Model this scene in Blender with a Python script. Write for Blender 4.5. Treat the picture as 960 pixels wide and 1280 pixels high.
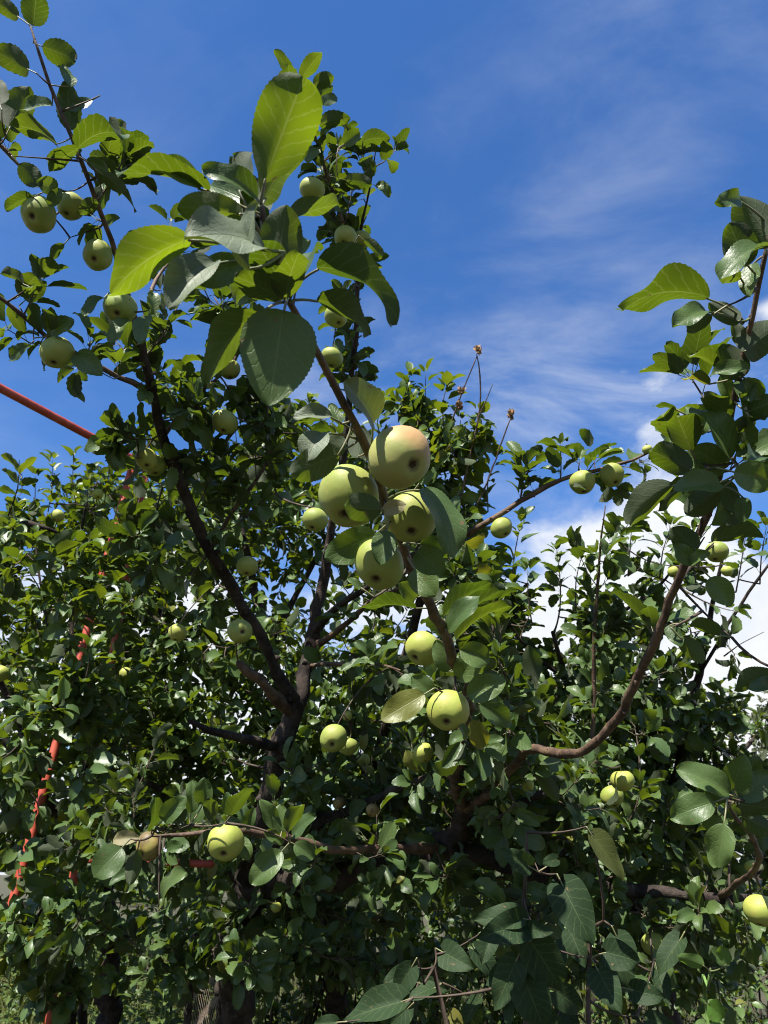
import bpy, math, random
import numpy as np
from mathutils import Vector, Matrix

# ------------------------------------------------------------------ clear
for o in list(bpy.data.objects):
    bpy.data.objects.remove(o)
scene = bpy.context.scene
C = scene.collection

# ------------------------------------------------------------------ camera
F = 924.0            # focal length in pixels of the 960 x 1280 photograph
PITCH = math.radians(26.0)
CAM = np.array([0.0, 0.0, 1.55])
cd = bpy.data.cameras.new('camera')
cam = bpy.data.objects.new('camera', cd)
C.objects.link(cam)
cam.location = CAM
cam.rotation_euler = (math.radians(90) + PITCH, 0, 0)
cd.sensor_fit = 'VERTICAL'
cd.sensor_height = 36.0
cd.lens = 36.0 * F / 1280.0
cd.clip_start = 0.02
cd.clip_end = 2000
cd.dof.use_dof = True
cd.dof.focus_distance = 1.1
cd.dof.aperture_fstop = 14.0
scene.camera = cam
R_ = np.array([1.0, 0, 0])
FW = np.array([0, math.cos(PITCH), math.sin(PITCH)])
UP = np.array([0, -math.sin(PITCH), math.cos(PITCH)])


def P(px, py, d):
    """pixel of the photograph + depth along the view axis -> world point"""
    return CAM + FW * d + R_ * ((px - 480) / F * d) + UP * ((640 - py) / F * d)


def proj(p):
    v = p - CAM
    d = v @ FW
    if d < 0.05:
        return None
    return (480 + F * (v @ R_) / d, 640 - F * (v @ UP) / d, d)


# ------------------------------------------------------------------ sky and sun
SUN_EL = math.radians(55)
SUN_AZ = math.radians(209)      # clockwise from +Y : behind the camera, to the left
sd = np.array([math.sin(SUN_AZ) * math.cos(SUN_EL), math.cos(SUN_AZ) * math.cos(SUN_EL), math.sin(SUN_EL)])
world = bpy.data.worlds.new('World')
scene.world = world
world.use_nodes = True
nt = world.node_tree
nt.nodes.clear()


def N(tree, typ, **kw):
    n = tree.nodes.new(typ)
    for k, v in kw.items():
        if k == 'inp':
            for i, x in v.items():
                n.inputs[i].default_value = x
        else:
            setattr(n, k, v)
    return n


def math_node(tree, op, a, b=None, c=None, clamp=False):
    n = tree.nodes.new('ShaderNodeMath')
    n.operation = op
    n.use_clamp = clamp
    for i, x in enumerate((a, b, c)):
        if x is None:
            continue
        if isinstance(x, (int, float)):
            n.inputs[i].default_value = x
        else:
            tree.links.new(x, n.inputs[i])
    return n.outputs[0]


def mapr(tree, val, a, b, c=0.0, d=1.0, smooth=True):
    n = tree.nodes.new('ShaderNodeMapRange')
    n.interpolation_type = 'SMOOTHSTEP' if smooth else 'LINEAR'
    n.inputs['From Min'].default_value = a
    n.inputs['From Max'].default_value = b
    n.inputs['To Min'].default_value = c
    n.inputs['To Max'].default_value = d
    tree.links.new(val, n.inputs['Value'])
    return n.outputs[0]


def mixc(tree, fac, a, b, blend='MIX'):
    n = tree.nodes.new('ShaderNodeMix')
    n.data_type = 'RGBA'
    n.blend_type = blend
    for sock, x in ((n.inputs[0], fac), (n.inputs[6], a), (n.inputs[7], b)):
        if isinstance(x, (int, float)):
            sock.default_value = x
        elif isinstance(x, tuple):
            sock.default_value = x if len(x) == 4 else (*x, 1)
        else:
            tree.links.new(x, sock)
    return n.outputs[2]


def noise(tree, vec, scale, detail=4, rough=0.55, dist=0.0, out=0):
    n = tree.nodes.new('ShaderNodeTexNoise')
    n.inputs['Scale'].default_value = scale
    n.inputs['Detail'].default_value = detail
    n.inputs['Roughness'].default_value = rough
    n.inputs['Distortion'].default_value = dist
    if vec is not None:
        tree.links.new(vec, n.inputs['Vector'])
    return n.outputs[out]


def mapping(tree, vec, loc=(0, 0, 0), rot=(0, 0, 0), scale=(1, 1, 1)):
    n = tree.nodes.new('ShaderNodeMapping')
    n.inputs['Location'].default_value = loc
    n.inputs['Rotation'].default_value = rot
    n.inputs['Scale'].default_value = scale
    tree.links.new(vec, n.inputs['Vector'])
    return n.outputs[0]


sky = N(nt, 'ShaderNodeTexSky', sky_type='NISHITA', sun_disc=False, sun_elevation=SUN_EL,
        sun_rotation=SUN_AZ, altitude=300, air_density=1.0, dust_density=0.35, ozone_density=3.2)
hs = N(nt, 'ShaderNodeHueSaturation')
hs.inputs['Hue'].default_value = 0.508
hs.inputs['Saturation'].default_value = 1.25
hs.inputs['Value'].default_value = 1.55
nt.links.new(sky.outputs[0], hs.inputs['Color'])
tc = N(nt, 'ShaderNodeTexCoord')
sep = N(nt, 'ShaderNodeSeparateXYZ')
nt.links.new(tc.outputs['Generated'], sep.inputs[0])
z = sep.outputs[2]
# thin high cloud: streaky noise on the plane of the cloud layer
den = math_node(nt, 'ADD', math_node(nt, 'MAXIMUM', z, 0.0), 0.22)
comb = N(nt, 'ShaderNodeCombineXYZ')
nt.links.new(math_node(nt, 'DIVIDE', sep.outputs[0], den), comb.inputs[0])
nt.links.new(math_node(nt, 'DIVIDE', sep.outputs[1], den), comb.inputs[1])
pl = mapping(nt, comb.outputs[0], (-0.40, 0.02, 0))
big = noise(nt, mapping(nt, pl, (2.05, 0.3, 0)), 1.1, 3, 0.5)
wisp = noise(nt, mapping(nt, pl, (0.4, 5.2, 1.0), (0, 0, 0.6), (1.0, 1.5, 1)), 2.4, 9, 0.6, 0.5)
cir = math_node(nt, 'MULTIPLY', mapr(nt, big, 0.36, 0.66, 0.15, 1.0), mapr(nt, wisp, 0.40, 0.80))
cir = math_node(nt, 'MULTIPLY', cir, mapr(nt, z, 0.95, 0.40, 0.35, 1.0))
# low heaped cloud: 3-D noise, more of it towards the horizon
cn = noise(nt, mapping(nt, tc.outputs['Generated'], (2.42, 1.72, 0.6), (0, 0, 0), (1, 1, 1.5)), 4.2, 9, 0.55, 0.25)
bias = mapr(nt, z, 0.20, 0.66, 0.18, -0.22, smooth=False)
low = noise(nt, mapping(nt, tc.outputs['Generated'], (6.75, 0.4, 0.2)), 1.6, 2, 0.5)
bias = math_node(nt, 'ADD', bias, math_node(nt, 'MULTIPLY', math_node(nt, 'SUBTRACT', low, 0.5), 1.7))
cum = mapr(nt, math_node(nt, 'ADD', cn, bias), 0.55, 0.72)
cl = math_node(nt, 'MAXIMUM', math_node(nt, 'MULTIPLY', cir, 0.72), cum, clamp=True)
shade = noise(nt, mapping(nt, tc.outputs['Generated'], (1, 2, 3)), 6.0, 5, 0.6)
ccol = mixc(nt, mapr(nt, shade, 0.35, 0.7), (5.9, 6.3, 7.0), (7.4, 7.5, 7.6))
skyc = mixc(nt, cl, hs.outputs[0], ccol)
bg = N(nt, 'ShaderNodeBackground')
bg.inputs['Strength'].default_value = 0.050
nt.links.new(skyc, bg.inputs['Color'])
wo = N(nt, 'ShaderNodeOutputWorld')
nt.links.new(bg.outputs[0], wo.inputs['Surface'])

sl = bpy.data.lights.new('sun', 'SUN')
sl.energy = 5.0
sl.angle = math.radians(0.53)
sl.color = (1.0, 0.955, 0.88)
so = bpy.data.objects.new('sun', sl)
C.objects.link(so)
so.rotation_euler = Vector(-sd).to_track_quat('-Z', 'Y').to_euler()
so.location = (-6, -8, 14)

scene.render.engine = 'CYCLES'
vs = scene.view_settings
vs.view_transform = 'Standard'
vs.look = 'None'
vs.gamma = 1.0
vs.exposure = 1.50
vs.use_curve_mapping = False
cy = scene.cycles
cy.filter_width = 1.0
cy.max_bounces = 8
cy.diffuse_bounces = 2
cy.glossy_bounces = 2
cy.transmission_bounces = 3
cy.transparent_max_bounces = 6

# ------------------------------------------------------------------ materials


def new_mat(name):
    m = bpy.data.materials.new(name)
    m.use_nodes = True
    t = m.node_tree
    t.nodes.clear()
    out = t.nodes.new('ShaderNodeOutputMaterial')
    return m, t, out


def rand_value(t):
    g = t.nodes.new('ShaderNodeNewGeometry')
    oi = t.nodes.new('ShaderNodeObjectInfo')
    return math_node(t, 'FRACT', math_node(t, 'ADD', g.outputs['Random Per Island'], oi.outputs['Random'])), g


def leaf_material(name, top_a, top_b, under, trans_a, trans_b, rough=0.38, tfac=0.28, veins=True, spec=0.3, dry=0.0):
    m, t, out = new_mat(name)
    top_a, top_b, under, trans_a, trans_b = (tuple(c_ * 0.76 for c_ in q_) for q_ in (top_a, top_b, under, trans_a, trans_b))
    rnd, g = rand_value(t)
    uv = t.nodes.new('ShaderNodeUVMap')
    s = t.nodes.new('ShaderNodeSeparateXYZ')
    t.links.new(uv.outputs[0], s.inputs[0])
    u = math_node(t, 'ABSOLUTE', math_node(t, 'SUBTRACT', math_node(t, 'MULTIPLY', s.outputs[0], 2.0), 1.0))
    v = s.outputs[1]
    geo_n = noise(t, uv.outputs[0], 9.0, 4, 0.6)
    topc = mixc(t, rnd, top_a, top_b)
    topc = mixc(t, math_node(t, 'MULTIPLY', geo_n, 0.35), topc, tuple(x * 1.5 for x in top_b))
    undc = mixc(t, math_node(t, 'MULTIPLY', geo_n, 0.4), under, tuple(x * 0.7 for x in under))
    trc = mixc(t, rnd, trans_a, trans_b)
    yel = mapr(t, rnd, 0.985, 0.99, 0, 0.5)
    topc = mixc(t, yel, topc, (0.16, 0.135, 0.02))
    trc = mixc(t, yel, trc, (0.34, 0.27, 0.01))
    if veins:
        mid = mapr(t, u, 0.015, 0.05, 1, 0)
        sv = math_node(t, 'FRACT', math_node(t, 'ADD', math_node(t, 'MULTIPLY', math_node(t, 'SUBTRACT', v, math_node(t, 'MULTIPLY', math_node(t, 'POWER', u, 0.8), 0.26)), 7.0), math_node(t, 'MULTIPLY', geo_n, 0.7)))
        sv = math_node(t, 'ABSOLUTE', math_node(t, 'SUBTRACT', sv, 0.5))
        side = mapr(t, sv, 0.02, 0.10, 0.65, 0)
        vein = math_node(t, 'MAXIMUM', mid, side)
        topc = mixc(t, math_node(t, 'MULTIPLY', vein, 0.22), topc, (0.12, 0.16, 0.06))
        undc = mixc(t, math_node(t, 'MULTIPLY', vein, 0.35), undc, tuple(min(1, x * 1.6) for x in under))
        trc = mixc(t, math_node(t, 'MULTIPLY', vein, 0.28), trc, (0.42, 0.46, 0.12))
    # a few blemishes with a shape of their own
    oi = t.nodes.new('ShaderNodeObjectInfo')
    off = t.nodes.new('ShaderNodeVectorMath')
    off.operation = 'ADD'
    t.links.new(uv.outputs[0], off.inputs[0])
    cmb = t.nodes.new('ShaderNodeCombineXYZ')
    r9 = math_node(t, 'MULTIPLY', rnd, 37.0)
    t.links.new(r9, cmb.inputs[0])
    t.links.new(r9, cmb.inputs[2])
    t.links.new(cmb.outputs[0], off.inputs[1])
    spot = mapr(t, noise(t, off.outputs[0], 5.5, 3, 0.6), 0.67 - dry, 0.73 - dry)
    topc = mixc(t, spot, topc, (0.13, 0.085, 0.04))
    undc = mixc(t, spot, undc, (0.13, 0.09, 0.05))
    trc = mixc(t, spot, trc, (0.10, 0.07, 0.02))
    col = mixc(t, g.outputs['Backfacing'], topc, undc)
    p = t.nodes.new('ShaderNodeBsdfPrincipled')
    t.links.new(col, p.inputs['Base Color'])
    rr = mixc(t, g.outputs['Backfacing'], (rough, rough, rough), (0.75, 0.75, 0.75))
    t.links.new(rr, p.inputs['Roughness'])
    p.inputs['Specular IOR Level'].default_value = spec
    b = t.nodes.new('ShaderNodeBump')
    b.inputs['Strength'].default_value = 0.35
    b.inputs['Distance'].default_value = 0.002
    hgt = geo_n
    if veins:
        hgt = math_node(t, 'SUBTRACT', geo_n, math_node(t, 'MULTIPLY', vein, 0.45))
    t.links.new(hgt, b.inputs['Height'])
    t.links.new(b.outputs[0], p.inputs['Normal'])
    tr = t.nodes.new('ShaderNodeBsdfTranslucent')
    t.links.new(trc, tr.inputs['Color'])
    mx = t.nodes.new('ShaderNodeMixShader')
    mx.inputs[0].default_value = tfac
    t.links.new(p.outputs[0], mx.inputs[1])
    t.links.new(tr.outputs[0], mx.inputs[2])
    t.links.new(mx.outputs[0], out.inputs['Surface'])
    return m


M_LEAF = leaf_material('apple_leaf', (0.038, 0.074, 0.024), (0.085, 0.132, 0.040), (0.050, 0.066, 0.034),
                       (0.11, 0.19, 0.004), (0.21, 0.30, 0.007), tfac=0.27)
M_LEAF_THIN = leaf_material('thin_apple_leaf', (0.030, 0.048, 0.022), (0.043, 0.066, 0.026), (0.06, 0.076, 0.036),
                            (0.20, 0.30, 0.005), (0.26, 0.36, 0.008), tfac=0.42)
M_LEAF_GREY = leaf_material('downy_apple_leaf', (0.12, 0.15, 0.095), (0.135, 0.165, 0.105), (0.08, 0.095, 0.06),
                            (0.13, 0.19, 0.01), (0.18, 0.24, 0.01), rough=0.55, tfac=0.18)
M_LEAF_BACK = leaf_material('apple_leaf_sunny', (0.042, 0.084, 0.026), (0.100, 0.155, 0.044), (0.060, 0.082, 0.036),
                            (0.15, 0.24, 0.006), (0.30, 0.38, 0.012), veins=False)
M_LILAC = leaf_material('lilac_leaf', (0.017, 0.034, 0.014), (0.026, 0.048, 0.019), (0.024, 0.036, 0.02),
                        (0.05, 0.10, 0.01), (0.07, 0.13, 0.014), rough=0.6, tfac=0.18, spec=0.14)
M_SPROUT = leaf_material('young_leaf', (0.06, 0.14, 0.02), (0.08, 0.17, 0.024), (0.10, 0.17, 0.045),
                         (0.22, 0.36, 0.02), (0.25, 0.38, 0.03), rough=0.4, tfac=0.4)
M_DRY = leaf_material('dried_leaf', (0.20, 0.12, 0.07), (0.30, 0.19, 0.10), (0.24, 0.15, 0.09),
                      (0.22, 0.12, 0.05), (0.28, 0.16, 0.07), rough=0.8, tfac=0.2, veins=False)
M_PALE = leaf_material('withered_leaf', (0.21, 0.19, 0.11), (0.24, 0.21, 0.10), (0.22, 0.20, 0.12),
                       (0.40, 0.36, 0.10), (0.44, 0.38, 0.12), rough=0.6, tfac=0.3)
M_GRASS = leaf_material('tall_grass_blade', (0.09, 0.13, 0.03), (0.26, 0.23, 0.08), (0.13, 0.14, 0.05),
                        (0.14, 0.17, 0.02), (0.22, 0.21, 0.06), rough=0.55, tfac=0.35, veins=False)
M_WEED = leaf_material('weed_leaf', (0.06, 0.11, 0.03), (0.12, 0.17, 0.045), (0.09, 0.12, 0.05),
                       (0.13, 0.21, 0.02), (0.17, 0.24, 0.03), rough=0.5, tfac=0.4, veins=False)
M_CONIFER = leaf_material('far_tree_leaf', (0.035, 0.052, 0.022), (0.06, 0.07, 0.03), (0.05, 0.06, 0.035),
                          (0.14, 0.18, 0.03), (0.2, 0.24, 0.05), rough=0.6, tfac=0.3, veins=False)


def simple_mat(name, col, rough=0.6, spec=0.4, noise_scale=None, col2=None, bump=0.0, bscale=60, bdist=0.002, lichen=None):
    m, t, out = new_mat(name)
    col, col2, lichen = (None if q_ is None else tuple(c_ * 0.76 for c_ in q_) for q_ in (col, col2, lichen))
    p = t.nodes.new('ShaderNodeBsdfPrincipled')
    p.inputs['Roughness'].default_value = rough
    p.inputs['Specular IOR Level'].default_value = spec
    tcn = t.nodes.new('ShaderNodeTexCoord')
    if noise_scale:
        n_ = noise(t, tcn.outputs['Object'], noise_scale, 6, 0.65)
        c = mixc(t, mapr(t, n_, 0.36, 0.64), col, col2)
        t.links.new(c, p.inputs['Base Color'])
    else:
        p.inputs['Base Color'].default_value = (*col, 1)
    if lichen:
        ln = mapr(t, noise(t, tcn.outputs['Object'], 34, 5, 0.7), 0.60, 0.66, 0, 0.55)
        t.links.new(mixc(t, ln, c, lichen), p.inputs['Base Color'])
    if bump:
        b = t.nodes.new('ShaderNodeBump')
        b.inputs['Strength'].default_value = bump
        b.inputs['Distance'].default_value = bdist
        t.links.new(noise(t, tcn.outputs['Object'], bscale, 5, 0.7), b.inputs['Height'])
        t.links.new(b.outputs[0], p.inputs['Normal'])
    t.links.new(p.outputs[0], out.inputs['Surface'])
    return m


M_BARK = simple_mat('old_bark', (0.018, 0.013, 0.011), 0.85, 0.2, 18, (0.062, 0.047, 0.038), 1.0, 70, 0.006, (0.13, 0.13, 0.10))
M_BARK_Y = simple_mat('young_bark', (0.055, 0.032, 0.021), 0.65, 0.3, 26, (0.155, 0.098, 0.062), 0.9, 110, 0.003, (0.14, 0.12, 0.09))
M_TWIG = simple_mat('twig_bark', (0.045, 0.030, 0.021), 0.7, 0.3, 30, (0.09, 0.065, 0.045))
M_STALK = simple_mat('petiole', (0.13, 0.16, 0.06), 0.5, 0.4, 40, (0.18, 0.155, 0.085))
M_GREENSTEM = simple_mat('green_stem', (0.12, 0.22, 0.05), 0.5, 0.4, 40, (0.17, 0.27, 0.07))
M_RED = simple_mat('red_painted_pipe', (0.34, 0.040, 0.018), 0.55, 0.35, 9, (0.46, 0.085, 0.045), 0.3, 150, 0.002, (0.20, 0.10, 0.06))
M_WIRE = simple_mat('galvanised_wire', (0.32, 0.27, 0.22), 0.5, 0.5, 30, (0.2, 0.13, 0.09))
M_CALYX = simple_mat('calyx_brown', (0.035, 0.022, 0.014), 0.9, 0.1, 200, (0.09, 0.06, 0.035))


def apple_material(name, ca, cb, blush=0.0, rot=0.0):
    m, t, out = new_mat(name)
    ca, cb = (tuple(c_ * 0.80 for c_ in q_) for q_ in (ca, cb))
    tcn = t.nodes.new('ShaderNodeTexCoord')
    oi = t.nodes.new('ShaderNodeObjectInfo')
    rnd = oi.outputs['Random']
    vadd = t.nodes.new('ShaderNodeVectorMath')
    vadd.operation = 'ADD'
    t.links.new(tcn.outputs['Object'], vadd.inputs[0])
    cmb = t.nodes.new('ShaderNodeCombineXYZ')
    for i in range(3):
        t.links.new(math_node(t, 'MULTIPLY', rnd, 11.0 + 7 * i), cmb.inputs[i])
    t.links.new(cmb.outputs[0], vadd.inputs[1])
    v = vadd.outputs[0]
    c = mixc(t, rnd, ca, cb)
    c = mixc(t, mapr(t, noise(t, v, 1.2, 4, 0.6), 0.35, 0.7, 0, 0.7), c, (cb[0] * 1.25, cb[1] * 1.05, cb[2] * 1.2))
    s = t.nodes.new('ShaderNodeSeparateXYZ')
    t.links.new(tcn.outputs['Object'], s.inputs[0])
    # greener round the stalk and in the calyx basin, where the skin is younger
    if blush > 0:
        bl = mapr(t, math_node(t, 'ADD', s.outputs[0], math_node(t, 'MULTIPLY', noise(t, v, 2.2, 6, 0.65), 0.8)), 0.45, 1.25)
        c = mixc(t, math_node(t, 'MULTIPLY', bl, blush), c, (0.40, 0.135, 0.09))
    # lenticels and scab spots
    vor = t.nodes.new('ShaderNodeTexVoronoi')
    vor.inputs['Scale'].default_value = 7.5
    t.links.new(v, vor.inputs['Vector'])
    dots = mapr(t, vor.outputs['Distance'], 0.05, 0.085, 0.6, 0)
    c = mixc(t, dots, c, (0.36, 0.36, 0.18))
    scab = math_node(t, 'MAXIMUM', mapr(t, noise(t, v, 2.4, 4, 0.6), 0.71, 0.75), mapr(t, noise(t, v, 6.5, 2, 0.5), 0.74, 0.77))
    if rot > 0:
        scab = math_node(t, 'MAXIMUM', scab, mapr(t, noise(t, v, 0.8, 3, 0.5), 0.58 - rot, 0.70 - rot, 0, 0.8))
    sooty = mapr(t, noise(t, v, 3.1, 7, 0.75), 0.52, 0.78, 0, 0.28)
    c = mixc(t, sooty, c, (0.16, 0.13, 0.05))
    c = mixc(t, scab, c, (0.085, 0.055, 0.025))
    rxy = math_node(t, 'SQRT', math_node(t, 'ADD', math_node(t, 'MULTIPLY', s.outputs[0], s.outputs[0]), math_node(t, 'MULTIPLY', s.outputs[1], s.outputs[1])))
    cavity = math_node(t, 'MULTIPLY', mapr(t, math_node(t, 'ADD', rxy, math_node(t, 'MULTIPLY', noise(t, v, 7, 4, 0.6), 0.22)), 0.24, 0.40, 0.8, 0), mapr(t, s.outputs[2], -0.3, 0.1, 1, 0.6))
    c = mixc(t, cavity, c, (0.085, 0.06, 0.028))
    russet = mapr(t, math_node(t, 'ADD', math_node(t, 'ABSOLUTE', s.outputs[2]), math_node(t, 'MULTIPLY', noise(t, v, 5, 5, 0.6), 0.25)), 0.98, 1.08, 0, 0.55)
    c = mixc(t, russet, c, (0.22, 0.17, 0.07))
    p = t.nodes.new('ShaderNodeBsdfPrincipled')
    t.links.new(c, p.inputs['Base Color'])
    p.inputs['Roughness'].default_value = 0.55
    p.inputs['Specular IOR Level'].default_value = 0.32
    p.inputs['Subsurface Weight'].default_value = 0.12
    p.inputs['Subsurface Radius'].default_value = (0.006, 0.006, 0.002)
    p.inputs['Subsurface Scale'].default_value = 1.0
    b = t.nodes.new('ShaderNodeBump')
    b.inputs['Strength'].default_value = 0.12
    b.inputs['Distance'].default_value = 0.003
    t.links.new(noise(t, v, 4.0, 5, 0.5), b.inputs['Height'])
    t.links.new(b.outputs[0], p.inputs['Normal'])
    t.links.new(p.outputs[0], out.inputs['Surface'])
    return m


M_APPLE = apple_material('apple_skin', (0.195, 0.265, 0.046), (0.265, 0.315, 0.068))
M_APPLE_BLUSH = apple_material('apple_skin_blushed', (0.28, 0.315, 0.085), (0.30, 0.325, 0.095), blush=0.5)
M_APPLE_ROT = apple_material('apple_skin_brown', (0.24, 0.22, 0.055), (0.25, 0.19, 0.06), rot=0.08)
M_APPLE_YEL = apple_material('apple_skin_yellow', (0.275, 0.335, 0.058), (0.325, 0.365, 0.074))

# ------------------------------------------------------------------ mesh helpers


def make_mesh(name, verts, quads, mats, uv=None, mi=None, smooth=True):
    verts = np.asarray(verts, dtype=np.float32)
    quads = np.asarray(quads, dtype=np.int32)
    me = bpy.data.meshes.new(name)
    nv, nf = len(verts), len(quads)
    k = quads.shape[1]
    me.vertices.add(nv)
    me.vertices.foreach_set('co', verts.ravel())
    me.loops.add(nf * k)
    me.loops.foreach_set('vertex_index', quads.ravel())
    me.polygons.add(nf)
    me.polygons.foreach_set('loop_start', np.arange(0, nf * k, k, dtype=np.int32))
    me.polygons.foreach_set('loop_total', np.full(nf, k, dtype=np.int32))
    for m in mats:
        me.materials.append(m)
    if mi is not None:
        me.polygons.foreach_set('material_index', np.asarray(mi, dtype=np.int32))
    me.polygons.foreach_set('use_smooth', np.full(nf, smooth, dtype=bool))
    if uv is not None:
        l = me.uv_layers.new(name='UVMap')
        l.data.foreach_set('uv', np.asarray(uv, dtype=np.float32)[quads.ravel()].ravel())
    me.update(calc_edges=True)
    return me


def link(name, me, parent=None, **props):
    o = bpy.data.objects.new(name, me)
    C.objects.link(o)
    if parent is not None:
        o.parent = parent
        o.matrix_parent_inverse = Matrix.Translation(-parent.location)
    for k, v in props.items():
        o[k] = v
    return o


def empty(name, loc, label, cat, group=None):
    o = bpy.data.objects.new(name, None)
    o.empty_display_size = 0.1
    C.objects.link(o)
    o.location = loc
    o['label'] = label
    o['category'] = cat
    if group:
        o['group'] = group
    return o


def nrm(v):
    return v / max(1e-9, math.sqrt(v[0] * v[0] + v[1] * v[1] + v[2] * v[2]))


def cross(a, b):
    return np.array([a[1] * b[2] - a[2] * b[1], a[2] * b[0] - a[0] * b[2], a[0] * b[1] - a[1] * b[0]])


def catmull(pts, step):
    """pts: list of (xyz, radius) -> resampled points, radii"""
    p = np.array([np.append(a, r) for a, r in pts])
    p = np.vstack([2 * p[0] - p[1], p, 2 * p[-1] - p[-2]])
    out = []
    for i in range(1, len(p) - 2):
        n = max(2, int(np.linalg.norm(p[i + 1, :3] - p[i, :3]) / step))
        for k in range(n):
            t = k / n
            a, b, c, d = p[i - 1], p[i], p[i + 1], p[i + 2]
            out.append(0.5 * (2 * b + (c - a) * t + (2 * a - 5 * b + 4 * c - d) * t * t + (3 * b - a - 3 * c + d) * t ** 3))
    out.append(p[-2])
    out = np.array(out)
    return out[:, :3], np.maximum(out[:, 3], 0.0004)


class Tubes:
    def __init__(self):
        self.v, self.q, self.n = [], [], 0

    def add(self, pts, rad, sides=6, bump=0.0, rng=None):
        pts = np.asarray(pts)
        m = len(pts)
        tan = np.gradient(pts, axis=0)
        ref = np.array([0.31, 0.17, 0.93])
        rows = []
        ang = np.arange(sides) * 2 * math.pi / sides
        ca, sa = np.cos(ang), np.sin(ang)
        x = None
        for i in range(m):
            t = nrm(tan[i])
            if x is None:
                x = nrm(cross(t, ref if abs(t @ ref) < 0.95 else R_))
            else:
                x = nrm(x - t * (x @ t))
            y = cross(t, x)
            r = rad[i]
            rr = np.full(sides, r)
            if bump and rng is not None:
                rr = r * (1 + bump * rng.standard_normal(sides) * 0.5) * (1 + bump * rng.standard_normal())
            rows.append(pts[i] + np.outer(ca * rr, x) + np.outer(sa * rr, y))
        rows.append(np.repeat([pts[-1] + nrm(tan[-1]) * rad[-1] * 0.7], sides, axis=0) + (rows[-1] - pts[-1]) * 0.15)
        rows.insert(0, np.repeat([pts[0] - nrm(tan[0]) * rad[0] * 0.7], sides, axis=0) + (rows[0] - pts[0]) * 0.15)
        m += 2
        self.v.append(np.vstack(rows))
        idx = np.arange(m * sides).reshape(m, sides)
        a = idx[:-1]
        b = idx[1:]
        q = np.stack([a, np.roll(a, -1, 1), np.roll(b, -1, 1), b], -1).reshape(-1, 4) + self.n
        self.q.append(q)
        self.n += m * sides

    def mesh(self, name, mat):
        return make_mesh(name, np.vstack(self.v), np.vstack(self.q), [mat])


# ------------------------------------------------------------------ leaves


def leaf_geo(nl, nw, half=0.3, a=0.55, b=0.68, curl=0.6, fold=0.35, wave=0.03, twist=0.0, teeth=0, pet=0.25, heart=0.0,
             seed=0, sides=3, pr=0.010, curl_p=1.0, nib=0):
    """unit leaf: blade from y=0 to about y=1, upper side +Z, stalk behind y=0"""
    r = random.Random(seed)
    ph = r.uniform(0, 6.28)
    ts = np.linspace(0, 1, nl + 1)
    tm = a / (a + b)
    wmax = tm ** a * (1 - tm) ** b
    y = z_ = 0.0
    ang_prev = -0.5 * curl * 0.3
    verts, uv = [], []
    for i, t in enumerate(ts):
        ang = curl * (t ** curl_p) - curl * 0.25
        if i:
            dt = ts[i] - ts[i - 1]
            y += math.cos((ang + ang_prev) / 2) * dt
            z_ -= math.sin((ang + ang_prev) / 2) * dt
        ang_prev = ang
        tt = min(max(t, 0.004), 0.996)
        w = half * (tt ** a * (1 - tt) ** b) / wmax
        for j in range(2 * nw + 1):
            u = j / nw - 1.0
            ww = w
            if teeth and abs(u) > 0.99 and 0 < i < nl:
                ww = w * (1 + (0.5 if i % 2 else -0.4) * 1.6 / nl)
            if nib and abs(u) > 0.6:
                if math.sin(t * 9 + ph * 3 + u) > 0.93:
                    ww *= 0.86
            s = u * ww
            f = fold * (1 - 0.35 * t)
            x = s * math.cos(f * abs(u) ** 0.3)
            h = abs(s) * math.sin(f) + wave * u * u * math.sin(9 * t + ph + (1.7 if u > 0 else 0)) * (0.3 + t)
            yy, zz = y, z_
            if heart:
                yy -= heart * abs(u) ** 1.5 * (1 - t) ** 3
            # local frame of the bent blade
            yy += math.sin(ang) * h
            zz += math.cos(ang) * h
            if twist:
                c_, s_ = math.cos(twist * t), math.sin(twist * t)
                x, zz = x * c_ - (zz - z_) * s_, z_ + x * s_ + (zz - z_) * c_
            verts.append((x, yy, zz))
            uv.append((u * 0.5 + 0.5, t))
    m = 2 * nw + 1
    quads, mi = [], []
    for i in range(nl):
        for j in range(2 * nw):
            k = i * m + j
            quads.append((k, k + 1, k + m + 1, k + m))
            mi.append(0)
    if pet > 0:
        n0 = len(verts)
        segs = 3 if nl > 8 else 1
        for i in range(segs + 1):
            t = i / segs
            yy = -pet * (1 - t) + 0.02 * t
            zz = -0.22 * pet * (1 - t) ** 1.6 * (1 if curl >= 0 else -1) - 0.004
            for k in range(sides):
                an = k * 2 * math.pi / sides + 0.5
                verts.append((pr * math.cos(an), yy, zz + pr * math.sin(an)))
                uv.append((0.5, 0.0))
        for i in range(segs):
            for k in range(sides):
                a0 = n0 + i * sides + k
                a1 = n0 + i * sides + (k + 1) % sides
                quads.append((a0, a1, a1 + sides, a0 + sides))
                mi.append(1)
    tip = np.array([0, y, z_])
    V = np.array(verts)
    base = np.array([0, -pet, -0.22 * pet * (1 if curl >= 0 else -1)])
    return V, np.array(quads), np.array(uv), np.array(mi), tip, base


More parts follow.
